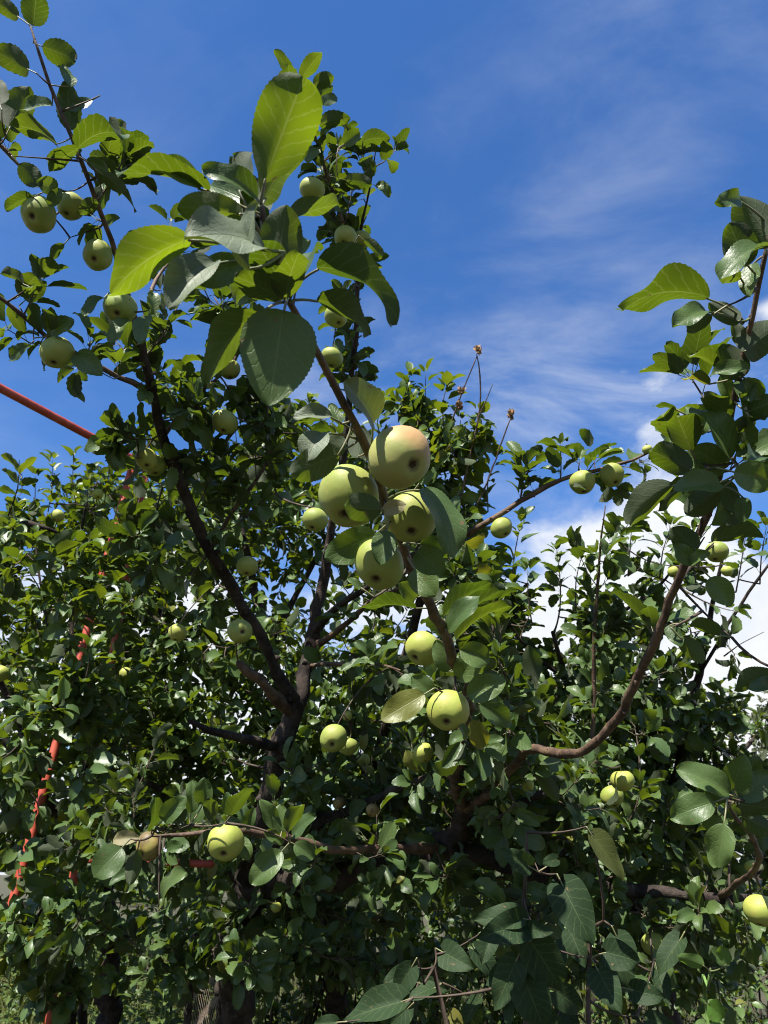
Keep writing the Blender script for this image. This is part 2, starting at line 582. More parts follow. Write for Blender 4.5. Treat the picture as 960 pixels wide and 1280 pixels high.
MID, FAR = [], []
_vr = random.Random(5)
for k in range(9):
    MID.append(leaf_geo(10, 2, half=_vr.uniform(0.26, 0.34), curl=_vr.uniform(0.2, 1.5), fold=_vr.uniform(0.15, 0.75),
                        wave=_vr.uniform(0.01, 0.06), twist=_vr.uniform(-0.5, 0.5), teeth=1, pet=_vr.uniform(0.2, 0.38), seed=k, a=_vr.uniform(0.5, 0.66), nib=k % 3 == 0))
for k in range(6):
    FAR.append(leaf_geo(4, 1, half=_vr.uniform(0.27, 0.34), curl=_vr.uniform(0.2, 1.3), fold=_vr.uniform(0.2, 0.7),
                        wave=0.02, twist=_vr.uniform(-0.4, 0.4), pet=0.0, seed=k))


def frame(y, n):
    y = nrm(y)
    x = cross(y, n)
    if x @ x < 1e-6:
        x = cross(y, np.array([0.3, 0.5, 0.8]))
    x = nrm(x)
    return np.stack([x, y, cross(x, y)], axis=1)   # columns


SIGHT = []      # (px, py, radius px, depth, share of leaves cleared)


class Tree:
    """a tree is an Empty with trunk, branches, leaves as parts"""

    def __init__(self, name, base, label, cat, mat_leaf, seed, group=None, lod='mid', max_leaf=300):
        self.e = empty(name, base, label, cat, group)
        self.rng = random.Random(seed)
        self.nrng = np.random.default_rng(seed)
        self.nodes = []
        self.tw = Tubes()
        self.leaves = []       # (pos, 3x3 with scale, variant index)
        self.hand = []
        self.mat = mat_leaf
        self.var = MID if lod == 'mid' else FAR
        self.max_leaf = max_leaf
        self.node_arr = None

    def add_nodes(self, pts):
        self.nodes.extend(list(pts))
        self.node_arr = None

    def nearest(self, p):
        if self.node_arr is None or len(self.node_arr) != len(self.nodes):
            self.node_arr = np.array(self.nodes)
        d = ((self.node_arr - p) ** 2).sum(1)
        i = int(d.argmin())
        return self.node_arr[i], math.sqrt(d[i])

    def limb(self, name, pts, mat, sides=9, bump=0.08, step=0.04, world=False):
        """pts: (px, py, depth, radius m) or world (x, y, z, r)"""
        w = [((np.array(p[:3]) if world else P(*p[:3])), p[3]) for p in pts]
        c, r = catmull(w, step)
        kk_ = self.nrng.standard_normal((len(c), 3))
        sm_ = (kk_ + np.roll(kk_, 1, 0) + np.roll(kk_, 2, 0)) / 1.7
        sm_[0] = sm_[-1] = 0
        c = c + kk_ * (r * 0.10)[:, None] + sm_ * (r * 0.18)[:, None]
        tb = Tubes()
        tb.add(c, r, sides, bump, self.nrng)
        # knobs where old twigs were
        for k in range(int(len(c) * step * 14)):
            i = self.rng.randrange(1, len(c) - 1) if len(c) > 2 else 0
            d = nrm(self.nrng.standard_normal(3))
            kl_ = self.rng.uniform(1.2, 1.9)
            tb.add([c[i], c[i] + d * r[i] * 1.05, c[i] + d * r[i] * kl_], [r[i] * 0.7, r[i] * 0.5, r[i] * 0.22], 6)
        o = link(name, tb.mesh(name, mat), self.e)
        self.add_nodes(c)
        return c, r

    def leaf(self, pos, d, n, L, v=None):
        self.leaves.append((pos, frame(d, n) * L, self.rng.randrange(len(self.var)) if v is None else v))

    def rosette(self, pos, axis, k, L, spread=0.9):
        r = self.rng
        axis = nrm(axis)
        f = frame(axis, np.array([0.2, 0.5, 0.7]))
        x, z_ = f[:, 0], f[:, 2]
        a0 = r.uniform(0, 6.28)
        for i in range(k):
            a = a0 + i * 2.4 + r.uniform(-0.3, 0.3)
            rad = x * math.cos(a) + z_ * math.sin(a)
            sp = spread * r.uniform(0.6, 1.3)
            d = nrm(axis * math.cos(sp) + rad * math.sin(sp) + np.array([0, 0, r.uniform(-0.25, 0.25)]))
            n = nrm(axis * math.sin(sp) - rad * math.cos(sp) + np.array([0, 0, 0.55]) + sd * 0.35 + 0.36 * self.nrng.standard_normal(3))
            ll = L * r.uniform(0.5, 1.2)
            self.leaf(pos + d * ll * 0.28, d, n, ll)

    def shoot(self, pts, L, gap, start=0.15, rad=(0.0022, 0.0010), tip=True):
        """leaves alternate along a polyline; pts (m,3)"""
        r = self.rng
        seg = np.linalg.norm(np.diff(pts, axis=0), axis=1)
        cum = np.concatenate([[0], np.cumsum(seg)])
        tot = cum[-1]
        s = tot * start + r.uniform(0, gap)
        a = r.uniform(0, 6.28)
        while s < tot:
            i = min(len(seg) - 1, int(np.searchsorted(cum, s) - 1))
            i = max(i, 0)
            t = (s - cum[i]) / max(1e-6, seg[i])
            p = pts[i] * (1 - t) + pts[i + 1] * t
            ax = nrm(pts[i + 1] - pts[i])
            if r.random() < 0.22:
                rd = nrm(self.nrng.standard_normal(3) + np.array([0, 0, 0.5]))
                self.rosette(p, nrm(ax + rd), r.randint(3, 5), L * 0.85)
            else:
                f = frame(ax, np.array([0.2, 0.4, 0.8]))
                rad_ = f[:, 0] * math.cos(a) + f[:, 2] * math.sin(a)
                sp = r.uniform(0.7, 1.3)
                d = nrm(ax * math.cos(sp) + rad_ * math.sin(sp) + np.array([0, 0, r.uniform(-0.2, 0.2)]))
                n = nrm(ax * math.sin(sp) - rad_ * math.cos(sp) * 0.6 + np.array([0, 0, 0.75]) + sd * 0.35 + 0.36 * self.nrng.standard_normal(3))
                ll = L * r.uniform(0.5, 1.25)
                self.leaf(p + d * ll * 0.28, d, n, ll)
            a += 2.4
            s += gap * r.uniform(0.6, 1.4)
        if tip:
            self.rosette(pts[-1], pts[-1] - pts[-2], r.randint(3, 5), L * 0.8, 0.7)

    def twig_to(self, p, r0=0.003, r1=0.0011, sag=0.12, n=6):
        """a curved twig from the nearest wood to p"""
        q, dist = self.nearest(p)
        if dist < 1e-4:
            return np.array([q, p + 1e-3])
        m = (q + p) / 2 + np.array([0, 0, -sag * dist]) + self.nrng.standard_normal(3) * dist * 0.09
        t = np.linspace(0, 1, n)[:, None]
        c = (1 - t) ** 2 * q + 2 * t * (1 - t) * m + t * t * p
        rr = np.linspace(r0 * min(1.6, 0.7 + dist * 2), r1, n)
        self.tw.add(c, rr, 4)
        self.add_nodes(c[1:])
        return c

    def side_growth(self, c, r, dens, L, lo=0.06, hi=0.24, start=0.0, end=1.0, gap=0.022, up=0.5):
        """short spurs and side shoots along a limb"""
        rg = self.rng
        seg = np.linalg.norm(np.diff(c, axis=0), axis=1)
        tot = seg.sum()
        for k in range(int(tot * dens * (end - start))):
            i = int(rg.uniform(start, end) * (len(c) - 1))
            i = min(i, len(c) - 2)
            ax = nrm(c[i + 1] - c[i])
            v = self.nrng.standard_normal(3)
            v = nrm(v - ax * (v @ ax) * 0.7 + ax * 0.5 + np.array([0, 0, up]))
            ln = rg.uniform(0.012, 0.03) if rg.random() < 0.5 else rg.uniform(lo, hi)
            q = c[i] + v * ln
            m = c[i] + v * ln * 0.5 + np.array([0, 0, -ln * 0.12])
            pts = np.array([c[i], m, q + np.array([0, 0, ln * 0.12])])
            self.tw.add(pts, [0.0022, 0.0018, 0.0012], 4)
            self.add_nodes(pts[1:])
            if ln < 0.05:
                self.rosette(pts[-1], v, rg.randint(3, 6), L * 0.95)
            else:
                self.shoot(pts, L, gap)

    def volume(self, blobs, L, gap, leaf_start=0.3, k=1.0, sag=0.1, clump=0.75):
        """twigs that fill the crown; blobs: (px, py, rx px, ry px, depth, half depth, number)"""
        pts = []
        for (px, py, rx, ry, d, hd, n) in blobs:
            hubs = []
            for _i in range(int(n * k)):
                while True:
                    v = np.array([self.rng.uniform(-1, 1) for _ in range(3)])
                    if v @ v <= 1:
                        break
                if len(hubs) < max(3, int(n * k) // 6):
                    hubs.append(v)
                elif self.rng.random() < clump:
                    h_ = hubs[self.rng.randrange(len(hubs))]
                    v = h_ + self.nrng.standard_normal(3) * 0.13
                v = v * (0.55 + 0.45 * (v @ v))  if self.rng.random() < 0.3 else v
                p = P(px + v[0] * rx, py + v[1] * ry, d) + (FW * v[2] * hd)
                if p[2] < 0.25:
                    continue
                pts.append(p)
        arr = np.array(self.nodes)
        dist = [((arr - p) ** 2).sum(1).min() for p in pts]
        for i in np.argsort(dist):
            c = self.twig_to(pts[i], 0.004, 0.0012, sag)
            ln = np.linalg.norm(c[-1] - c[0])
            st = leaf_start if ln < 0.35 else 1 - 0.26 / ln
            self.shoot(c, L, gap, start=st)

    def spires(self, rows, L, gap=0.026):
        """upright one-year shoots: (px, py at foot, px, py at tip, depth)"""
        for (x0, y0, x1, y1, d) in rows:
            a_ = P(x0, y0, d)
            b_ = P(x1, y1, d)
            self.twig_to(a_, .004, .003)
            m_ = (a_ + b_) / 2 + self.nrng.standard_normal(3) * .012
            pts = catmull([(a_, .003), (m_, .0024), (b_, .0012)], .04)
            self.tw.add(pts[0], pts[1], 5)
            self.add_nodes(pts[0])
            self.shoot(pts[0], L, gap, start=.1)

    def placed(self, b, tpx, d, w, face, dd=0.0, curl=0.6, fold=0.3, pet=None, mat=None, heart=0.0, a=0.54, bb=0.64, nl=40,
               teeth=1, wave=0.05, twist=0.0, sunk=None, connect=True, ratio=0.54, flip=1, name='leaf', half_ratio=None):
        """one big leaf from its stalk end / blade base pixel to its tip pixel; w is its apparent width in px"""
        A, B = P(b[0], b[1], d), P(tpx[0], tpx[1], d + dd)
        ch = B - A
        Lc = np.linalg.norm(ch)
        wm = w / F * d
        true = max(wm, ratio * Lc * 0.92)
        ro = math.acos(min(1.0, wm / true))
        yv = ch / Lc
        tocam = nrm(CAM - (A + B) / 2)
        tocam = nrm(tocam - yv * (tocam @ yv))
        side = cross(yv, tocam)
        if side[2] < 0:
            side = -side
        base_n = tocam if face == 't' else -tocam
        n = base_n * math.cos(ro) + side * math.sin(ro) * flip
        if sunk is None:
            sunk = 0.2 if face == 't' else 0.1
        n = n + sd * sunk
        n = nrm(n - yv * (n @ yv))
        half = 0.5 * true / Lc
        g = leaf_geo(nl, 4, half=half * (1.0 + 0.12 * abs(curl)), a=a, b=bb, curl=curl, fold=fold, wave=wave, twist=twist, teeth=teeth,
                     pet=0.0, heart=heart, seed=self.rng.randrange(999))
        V, q, uv, mi, tip, _ = g
        cl = np.linalg.norm(tip)
        yl = tip / cl
        zl = nrm(np.array([0, 0, 1.0]) - yl * yl[2])
        Fl = np.stack([cross(yl, zl), yl, zl], axis=1)
        Fw = np.stack([cross(yv, n), yv, n], axis=1)
        M = Fw @ Fl.T * (Lc / cl)
        W = V @ M.T + A
        # stalk to the given point or to the nearest wood
        verts, quads, mis, uvs = [W], [q], [mi], [uv]
        end = P(*pet) if pet is not None else None
        if end is None and connect:
            end, dist = self.nearest(A)
            if dist > 0.045:
                cc = self.twig_to(A - yv * 0.02)
                end = cc[-1]
        if end is not None:
            if pet is not None:
                e2, dist = self.nearest(end)
                if dist > 0.003:
                    self.twig_to(end, 0.0026, 0.0018)
            tb = Tubes()
            mid = (A + end) / 2 - yv * 0.15 * np.linalg.norm(A - end)
            t = np.linspace(0, 1, 6)[:, None]
            cpts = (1 - t) ** 2 * end + 2 * t * (1 - t) * mid + t * t * (A + yv * Lc * 0.03 - n * 0.0006)
            tb.add(cpts, np.linspace(0.0016, 0.0011, 6), 5)
            tv, tq = np.vstack(tb.v), np.vstack(tb.q) + len(W)
            verts.append(tv)
            quads.append(tq)
            mis.append(np.ones(len(tq), int))
            uvs.append(np.tile([0.5, 0.0], (len(tv), 1)))
        Vw = np.vstack(verts)
        me = make_mesh(name, Vw - A, np.vstack(quads), [mat or self.mat, M_STALK], np.vstack(uvs), np.concatenate(mis))
        o = bpy.data.objects.new(name, me)
        C.objects.link(o)
        o.location = A
        o.parent = self.e
        o.matrix_parent_inverse = Matrix.Translation(-self.e.location)
        self.hand.append(o)
        return o

    def finish(self):
        # pickers and pruners keep fruit and main limbs free of leaves
        if SIGHT:
            S = np.array(SIGHT)
            keep = []
            for lf in self.leaves:
                q = proj(lf[0] + lf[1][:, 1] * 0.45)
                if q is not None:
                    lp = np.linalg.norm(lf[1][:, 1]) * F / q[2] * 0.42
                    m_ = ((S[:, 0] - q[0]) ** 2 + (S[:, 1] - q[1]) ** 2 < (S[:, 2] + lp) ** 2) & (q[2] < S[:, 3] + 0.01)
                    if m_.any() and self.rng.random() < S[m_, 4].max():
                        continue
                keep.append(lf)
            self.leaves = keep
        sc = []
        for i, (p, m, v) in enumerate(self.leaves):
            q = proj(p + m[:, 1] * 0.5)
            if q is None or not (-10 < q[0] < 970 and -10 < q[1] < 1290):
                sc.append(-1)
            else:
                sc.append(np.linalg.norm(m[:, 1]) * F / q[2])
        order = np.argsort(sc)[::-1]
        budget = max(0, self.max_leaf - len(self.hand))
        ind = [i for i in order[:budget] if sc[i] > 0]
        single = set(ind)
        meshes = {}
        for i in ind:
            p, m, v = self.leaves[i]
            if v not in meshes:
                V, q, uv, mi, _, _ = self.var[v]
                meshes[v] = make_mesh('leaf', V, q, [self.mat, M_STALK], uv, mi)
            o = bpy.data.objects.new('leaf', meshes[v])
            C.objects.link(o)
            o.parent = self.e
            o.matrix_parent_inverse = Matrix.Translation(-self.e.location)
            o.matrix_basis = Matrix(((*m[0], p[0]), (*m[1], p[1]), (*m[2], p[2]), (0, 0, 0, 1)))
        rest = [i for i in range(len(self.leaves)) if i not in single]
        if rest:
            VV, QQ, UU, MI = [], [], [], []
            n0 = 0
            for v in range(len(self.var)):
                ids = [i for i in rest if self.leaves[i][2] == v]
                if not ids:
                    continue
                V, q, uv, mi, _, _ = self.var[v]
                pos = np.array([self.leaves[i][0] for i in ids])
                mats = np.array([self.leaves[i][1] for i in ids])
                W = np.einsum('kij,vj->kvi', mats, V) + pos[:, None, :]
                k, nv = W.shape[:2]
                VV.append(W.reshape(-1, 3))
                QQ.append((q[None] + (np.arange(k) * nv)[:, None, None]).reshape(-1, 4) + n0)
                UU.append(np.tile(uv, (k, 1)))
                MI.append(np.tile(mi, k))
                n0 += k * nv
            link('foliage', make_mesh('foliage', np.vstack(VV), np.vstack(QQ), [self.mat, M_STALK], np.vstack(UU), np.concatenate(MI)),
                 self.e, kind='stuff')
        if self.tw.n:
            link('twigs', self.tw.mesh('twigs', M_TWIG), self.e, kind='stuff')
        #open('/tmp/treestat.txt','a').write(str(('TREE', self.e.name, 'leaves', len(self.leaves), 'hand', len(self.hand)))+'\n')


# ------------------------------------------------------------------ ground
gm, gt, gout = new_mat('meadow_ground')
gp = gt.nodes.new('ShaderNodeBsdfPrincipled')
gtc = gt.nodes.new('ShaderNodeTexCoord')
gc = mixc(gt, mapr(gt, noise(gt, gtc.outputs['Object'], 1.4, 8, 0.65), 0.35, 0.65), (0.026, 0.03, 0.011), (0.05, 0.045, 0.02))
gc = mixc(gt, mapr(gt, noise(gt, gtc.outputs['Object'], 18, 6, 0.7), 0.5, 0.75, 0, 0.7), gc, (0.09, 0.065, 0.04))
gt.links.new(gc, gp.inputs['Base Color'])
gp.inputs['Roughness'].default_value = 0.95
gb = gt.nodes.new('ShaderNodeBump')
gb.inputs['Strength'].default_value = 0.8
gb.inputs['Distance'].default_value = 0.05
gt.links.new(noise(gt, gtc.outputs['Object'], 30, 6, 0.7), gb.inputs['Height'])
gt.links.new(gb.outputs[0], gp.inputs['Normal'])
gt.links.new(gp.outputs[0], gout.inputs['Surface'])
grng = np.random.default_rng(3)
gx = np.concatenate([[-600, -200, -80, -40], np.linspace(-20, 20, 41), [40, 80, 200, 600]])
gy = np.concatenate([[-600, -100, -30], np.linspace(-10, 30, 41), [50, 100, 250, 600]])
GX, GY = np.meshgrid(gx, gy)
GZ = 0.05 * np.sin(GX * 0.9 + 1) * np.sin(GY * 0.7) + grng.uniform(-0.02, 0.02, GX.shape)
gi = np.arange(GX.size).reshape(GX.shape)
gq = np.stack([gi[:-1, :-1], gi[:-1, 1:], gi[1:, 1:], gi[1:, :-1]], -1).reshape(-1, 4)
link('ground', make_mesh('ground', np.stack([GX, GY, GZ], -1).reshape(-1, 3), gq, [gm]), kind='structure')

# far-off wood all round the orchard: one mass of foliage, standing on the ground
wv, wq, wu, n0 = [], [], [], 0
wl = [leaf_geo(2, 1, half=.45, curl=.5, fold=.3, pet=0, seed=k) for k in range(2)]
wn = np.random.default_rng(40)
for k in range(5200):
    an = wn.uniform(0, 2 * math.pi)
    rr_ = wn.uniform(42, 58)
    top_h = 4.6 + 1.5 * math.sin(an * 9) + 1.0 * math.sin(an * 23 + 1) + .6 * math.sin(an * 51)
    c0 = np.array([math.cos(an) * rr_, math.sin(an) * rr_, top_h * wn.uniform(0.02, 1) ** .7])
    V, qq, uu, mi, _, _ = wl[k % 2]
    Mx_ = frame(nrm(wn.standard_normal(3)), nrm(np.array([0, 0, .8]) + wn.standard_normal(3))) * wn.uniform(.8, 1.8)
    wv.append(V @ Mx_.T + c0)
    wq.append(qq + n0)
    wu.append(uu)
    n0 += len(V)
link('distant_wood', make_mesh('distant_wood', np.vstack(wv), np.vstack(wq), [M_CONIFER], np.vstack(wu)), kind='stuff', label='far-off dark green wood beyond the orchard', category='wood')

# ------------------------------------------------------------------ red pipe frame behind the trees
top = P(183, 583, 4.17)
zt = top[2]


def at_height(px, py, h):
    v = FW + R_ * ((px - 480) / F) + UP * ((640 - py) / F)
    return CAM + v * ((h - CAM[2]) / v[2])


lft = at_height(0, 485, zt)
bdir = nrm(lft - top)
far_end = top + bdir * 3.3
fr = empty('red_pipe_frame', (top[0], top[1], 0), 'tall red painted metal pipe frame standing among the apple trees', 'pipe frame')


def pipe(name, a, b, r, parent, mat=M_RED):
    tb = Tubes()
    n = 14
    t = np.linspace(0, 1, n)[:, None]
    tb.add(a * (1 - t) + b * t, np.full(n, r), 14)
    return link(name, tb.mesh(name, mat), parent)


pipe('top_bar', top - bdir * 0.06, far_end, 0.021, fr)
footA = P(122, 880, 3.6)
pipe('post', top, np.array([footA[0], footA[1], -0.05]), 0.019, fr)
pb = P(40, 1040, 3.12)
tb0 = top + bdir * 0.09 - np.array([0, 0, 0.0])
k0 = (tb0[2] + 0.05) / (tb0[2] - pb[2])
pipe('post', tb0, tb0 + (pb - tb0) * k0, 0.019, fr)
pipe('post', far_end, np.array([far_end[0], far_end[1] - 0.1, -0.05]), 0.019, fr)
pipe('post', far_end - bdir * 0.09, np.array([far_end[0] - 0.1, far_end[1] - 0.35, -0.05]), 0.019, fr)
# low rail from the post towards the old tree
ra = footA.copy()
rb = P(262, 1080, 3.2)
ra[2] = rb[2] + 0.02
pipe('rail', ra, rb + (rb - ra) * 0.02, 0.015, fr)

# ------------------------------------------------------------------ main apple tree
base = P(300, 1280, 2.75)
A = Tree('apple_tree', (base[0], base[1], 0), 'old apple tree with forked dark limbs reaching forward and bearing green apples', 'tree', M_LEAF, 11)
bx, by = base[0], base[1]
trunk = A.limb('trunk', [(bx - 0.02, by + 0.03, -0.15, 0.09), (bx, by, 0.15, 0.072), (bx + 0.02, by, 0.6, 0.062), tuple(P(292, 1200, 2.65)) + (0.056,),
                         tuple(P(312, 1110, 2.5)) + (0.056,)], M_BARK, 14, 0.05, world=True)
up_limb = A.limb('branch', [(310, 1120, 2.5, 0.0522), (322, 1060, 2.42, 0.0405), (338, 995, 2.36, 0.0333), (352, 940, 2.34, 0.0306), (373, 875, 2.32, 0.0270)], M_BARK, 12, 0.10)
UL = A.limb('branch', [(373, 878, 2.32, 0.0213), (335, 812, 2.25, 0.0180), (300, 750, 2.2, 0.0172), (262, 690, 2.1, 0.0164), (228, 615, 2.0, 0.0156), (203, 540, 1.92, 0.0135),
                       (186, 470, 1.82, 0.0107), (172, 410, 1.75, 0.0082)], M_BARK, 10, 0.09)
UL_stub = A.limb('branch', [(362, 890, 2.32, .019), (335, 860, 2.2, .016), (298, 830, 2.12, .013)], M_BARK_Y, 9)
UL_low = A.limb('branch', [(352, 935, 2.34, .020), (320, 926, 2.2, .014), (275, 915, 2.1, .011), (236, 902, 2.0, .007)], M_BARK, 8)
UR = A.limb('branch', [(373, 880, 2.32, 0.0218), (388, 800, 2.4, 0.0203), (402, 735, 2.45, 0.0179), (411, 685, 2.45, 0.0148), (424, 600, 2.4, 0.0125), (436, 510, 2.35, 0.0101),
                       (445, 400, 2.3, 0.0078), (450, 300, 2.25, 0.0055), (462, 235, 2.2, 0.0031), (470, 185, 2.15, 0.0016)], M_BARK, 10, 0.09)
UR2 = A.limb('branch', [(447, 335, 2.28, .006), (430, 283, 2.22, .006), (410, 220, 2.18, .005), (392, 165, 2.12, .0035), (376, 105, 2.08, .002)], M_BARK_Y, 7)
URb = A.limb('branch', [(394, 790, 2.4, 0.0136), (420, 762, 2.3, 0.0119), (462, 732, 2.2, 0.0093), (510, 700, 2.2, 0.0059), (545, 640, 2.2, 0.0034)], M_BARK, 8)
URc = A.limb('branch', [(390, 812, 2.4, 0.0127), (425, 785, 2.3, 0.0102), (458, 758, 2.2, 0.0085), (500, 735, 2.1, 0.0051)], M_BARK_Y, 8)
URd = A.limb('branch', [(388, 832, 2.38, .008), (420, 830, 2.2, .006), (470, 830, 2.1, .005), (500, 838, 2.0, .003)], M_BARK_Y, 7)
TL = A.limb('branch', [(172, 410, 1.75, .009), (156, 355, 1.68, .007), (138, 300, 1.62, .006), (112, 225, 1.56, .005), (90, 170, 1.52, .0045), (62, 105, 1.5, .0035), (38, 32, 1.48, .002)], M_BARK_Y, 7)
TL2 = A.limb('branch', [(186, 486, 1.85, .008), (165, 477, 1.8, .0075), (130, 462, 1.75, .0065), (88, 438, 1.68, .0055), (55, 420, 1.64, .005), (28, 395, 1.6, .0045), (-15, 360, 1.55, .004)], M_BARK_Y, 7)
TL3 = A.limb('branch', [(45, 225, 1.6, .0035), (20, 203, 1.6, .004), (0, 180, 1.58, .0045), (-40, 150, 1.56, .006)], M_BARK_Y, 7)
TL4 = A.limb('branch', [(180, 400, 1.78, .006), (195, 350, 1.9, .005), (225, 315, 2.0, .004), (262, 290, 2.05, .003)], M_BARK_Y, 6)
TL5 = A.limb('branch', [(205, 545, 1.92, .006), (240, 500, 2.0, .005), (275, 470, 2.0, .004), (300, 440, 2.0, .0032), (285, 400, 2.0, .0028), (268, 372, 2.0, .002)], M_BARK_Y, 6)
TL6 = A.limb('branch', [(262, 690, 2.1, .007), (290, 640, 2.1, .006), (320, 600, 2.1, .005), (345, 545, 2.15, .004), (330, 490, 2.1, .003)], M_BARK_Y, 6)
# horizontal limb to the right and the two boughs it feeds
RL = A.limb('branch', [(312, 1112, 2.5, .050), (370, 1102, 2.35, .043), (440, 1088, 2.2, .040), (510, 1072, 2.1, .036), (565, 1040, 2.0, .030), (580, 1010, 1.9, .024)], M_BARK, 12, 0.10)
RL2 = A.limb('branch', [(545, 1055, 2.03, .026), (610, 1075, 2.0, .024), (690, 1096, 2.0, .024), (760, 1106, 2.0, .021), (830, 1114, 1.95, .016), (900, 1124, 1.9, .012), (940, 1120, 1.9, .006)], M_BARK, 10, 0.1)
RL3 = A.limb('branch', [(750, 1105, 2.0, .013), (790, 1125, 2.0, .011), (815, 1145, 2.05, .008)], M_BARK, 8)
RL4 = A.limb('branch', [(580, 1030, 1.95, .018), (620, 1022, 1.95, .014), (660, 1000, 1.9, .010), (700, 985, 1.9, .006)], M_BARK, 8)
LOW = A.limb('branch', [(320, 1075, 2.42, .026), (370, 1040, 2.3, .02), (420, 1020, 2.2, .015), (470, 1000, 2.1, .012), (510, 982, 1.95, .011), (562, 965, 1.8, .010)], M_BARK, 8)
HERO = A.limb('branch', [(580, 1015, 1.9, 0.0162), (568, 968, 1.75, 0.0131), (577, 930, 1.55, 0.0108), (584, 880, 1.38, 0.0095), (568, 825, 1.25, 0.0086), (545, 770, 1.12, 0.0077),
                         (520, 718, 1.0, 0.0067), (492, 655, .91, 0.0058), (474, 605, .86, 0.0054), (456, 562, .82, 0.0049), (428, 505, .765, 0.0042), (400, 450, .715, 0.0037),
                         (376, 408, .68, 0.0033), (357, 372, .655, 0.0032), (343, 335, .632, 0.0027), (333, 295, .615, 0.0023), (328, 258, .605, 0.0016)], M_BARK_Y, 10, 0.05, 0.02)
RB = A.limb('branch', [(580, 1012, 1.9, 0.0117), (620, 985, 1.7, 0.0098), (655, 940, 1.52, 0.0088), (692, 941, 1.42, 0.0084), (720, 942, 1.34, 0.0081), (760, 910, 1.26, 0.0078), (785, 870, 1.2, 0.0075),
                       (812, 818, 1.14, 0.0069), (838, 750, 1.08, 0.0060), (862, 690, 1.03, 0.0055), (885, 645, 1.0, 0.0051), (905, 560, .96, 0.0044), (925, 470, .92, 0.0038), (941, 395, .89, 0.0033),
                       (955, 320, .86, 0.0027), (975, 250, .84, 0.0019)], M_BARK_Y, 10, 0.06, 0.025)
SB = A.limb('branch', [(545, 1060, 1.9, .012), (470, 1062, 1.75, .010), (400, 1058, 1.6, .008), (330, 1042, 1.48, .0065), (285, 1040, 1.42, .0055), (235, 1042, 1.42, .0045), (195, 1046, 1.44, .0035), (160, 1055, 1.46, .002)], M_BARK_Y, 7)
MB_ = A.limb('branch', [(545, 690, 2.25, .011), (575, 672, 2.2, .010), (615, 648, 2.15, .009), (650, 626, 2.12, .0085), (700, 600, 2.1, .0075), (745, 588, 2.1, .006), (790, 575, 2.1, .0045), (830, 556, 2.1, .003)], M_BARK_Y, 7)
MBlink = A.limb('branch', [(411, 685, 2.45, .014), (470, 700, 2.4, .013), (545, 690, 2.25, .011)], M_BARK, 7)
CS = A.limb('branch', [(900, 1120, 1.9, .008), (945, 1085, 1.5, .006), (940, 1045, 1.25, .0045), (920, 1022, 1.15, .0032), (908, 1000, 1.1, .002)], M_BARK_Y, 7)
TS = A.limb('branch', [(690, 1096, 2.0, .009), (735, 1000, 2.3, .008), (742, 900, 2.4, .007), (742, 800, 2.4, .006), (748, 720, 2.38, .0045), (752, 670, 2.35, .003), (757, 632, 2.33, .0015)], M_BARK_Y, 6)

# ---- big leaves of the near bough, some added to shade the hanging one
p = A.placed
tipd = .615
p((330, 228), (380, 96), .60, 78, 'u', dd=-.02, curl=.35, fold=.35, pet=(326, 256, .606), ratio=.56, a=.72, bb=.42, mat=M_LEAF_THIN)
p((330, 250), (382, 178), .615, 46, 'u', dd=.03, curl=.4, fold=.4)
p((322, 248), (252, 212), .61, 36, 't', dd=-.02, curl=.8, fold=.6, sunk=.8)
p((318, 255), (262, 232), .64, 44, 't', dd=.03, curl=.5, fold=.4)  # added with the next few, behind the rosette, to shade the hanging leaf
p((312, 285), (270, 255), .65, 50, 'u', dd=.03, curl=.5, fold=.4)
p((325, 270), (300, 215), .66, 46, 'u', dd=.03, curl=.5, fold=.4)
p((340, 300), (300, 270), .66, 50, 't', dd=.02, curl=.5, fold=.4)
p((340, 318), (385, 300), .66, 30, 't', dd=.02, curl=.8, fold=.4)
p((336, 338), (290, 372), .64, 40, 't', dd=.02, curl=.8, fold=.4)
p((300, 240), (292, 195), .63, 30, 'u', dd=.05, curl=.4)
p((262, 238), (145, 217), .60, 20, 'u', dd=-.03, curl=.5, fold=.55, pet=(322, 270, .61))
p((250, 236), (186, 210), .60, 36, 't', dd=-.02, curl=1.0, fold=.6, sunk=.8, pet=(325, 268, .61))
p((302, 268), (222, 258), .585, 40, 'u', dd=-.01, curl=.7, fold=.45, mat=M_LEAF_THIN, a=.45, bb=.5)
p((330, 312), (230, 300), .57, 66, 't', dd=-.05, curl=.9, fold=.3, sunk=1.0, wave=.08, mat=M_LEAF_GREY)
p((238, 298), (139, 368), .565, 52, 'u', dd=-.02, curl=.9, fold=.45, mat=M_LEAF_THIN, pet=(318, 318, .60))
p((268, 328), (210, 386), .58, 52, 't', dd=-.03, curl=.7, fold=.7, pet=(330, 328, .61), sunk=.8, mat=M_LEAF_GREY)
p((312, 338), (324, 254), .565, 34, 't', dd=-.01, curl=.9, fold=.5, sunk=1.0, mat=M_LEAF_GREY)
p((304, 330), (243, 350), .595, 40, 't', dd=.0, curl=.5, fold=.3)
p((348, 332), (358, 256), .585, 54, 'u', dd=.0, curl=.5, fold=.4)
p((352, 284), (424, 256), .64, 20, 'u', dd=.04, curl=.4, fold=.4)
p((336, 300), (308, 262), .64, 40, 'u', dd=.03, curl=.3, fold=.3)
p((396, 334), (487, 408), .62, 30, 'u', dd=-.02, curl=1.5, fold=.5, pet=(362, 374, .655), a=.5)
p((396, 375), (460, 420), .63, 26, 'u', dd=-.01, curl=1.2, fold=.4, pet=(360, 378, .66))
p((355, 388), (336, 507), .60, 92, 't', dd=-.02, curl=.12, fold=.04, sunk=-.05, wave=.015, pet=(360, 374, .655), a=.42, bb=.72, ratio=.72)
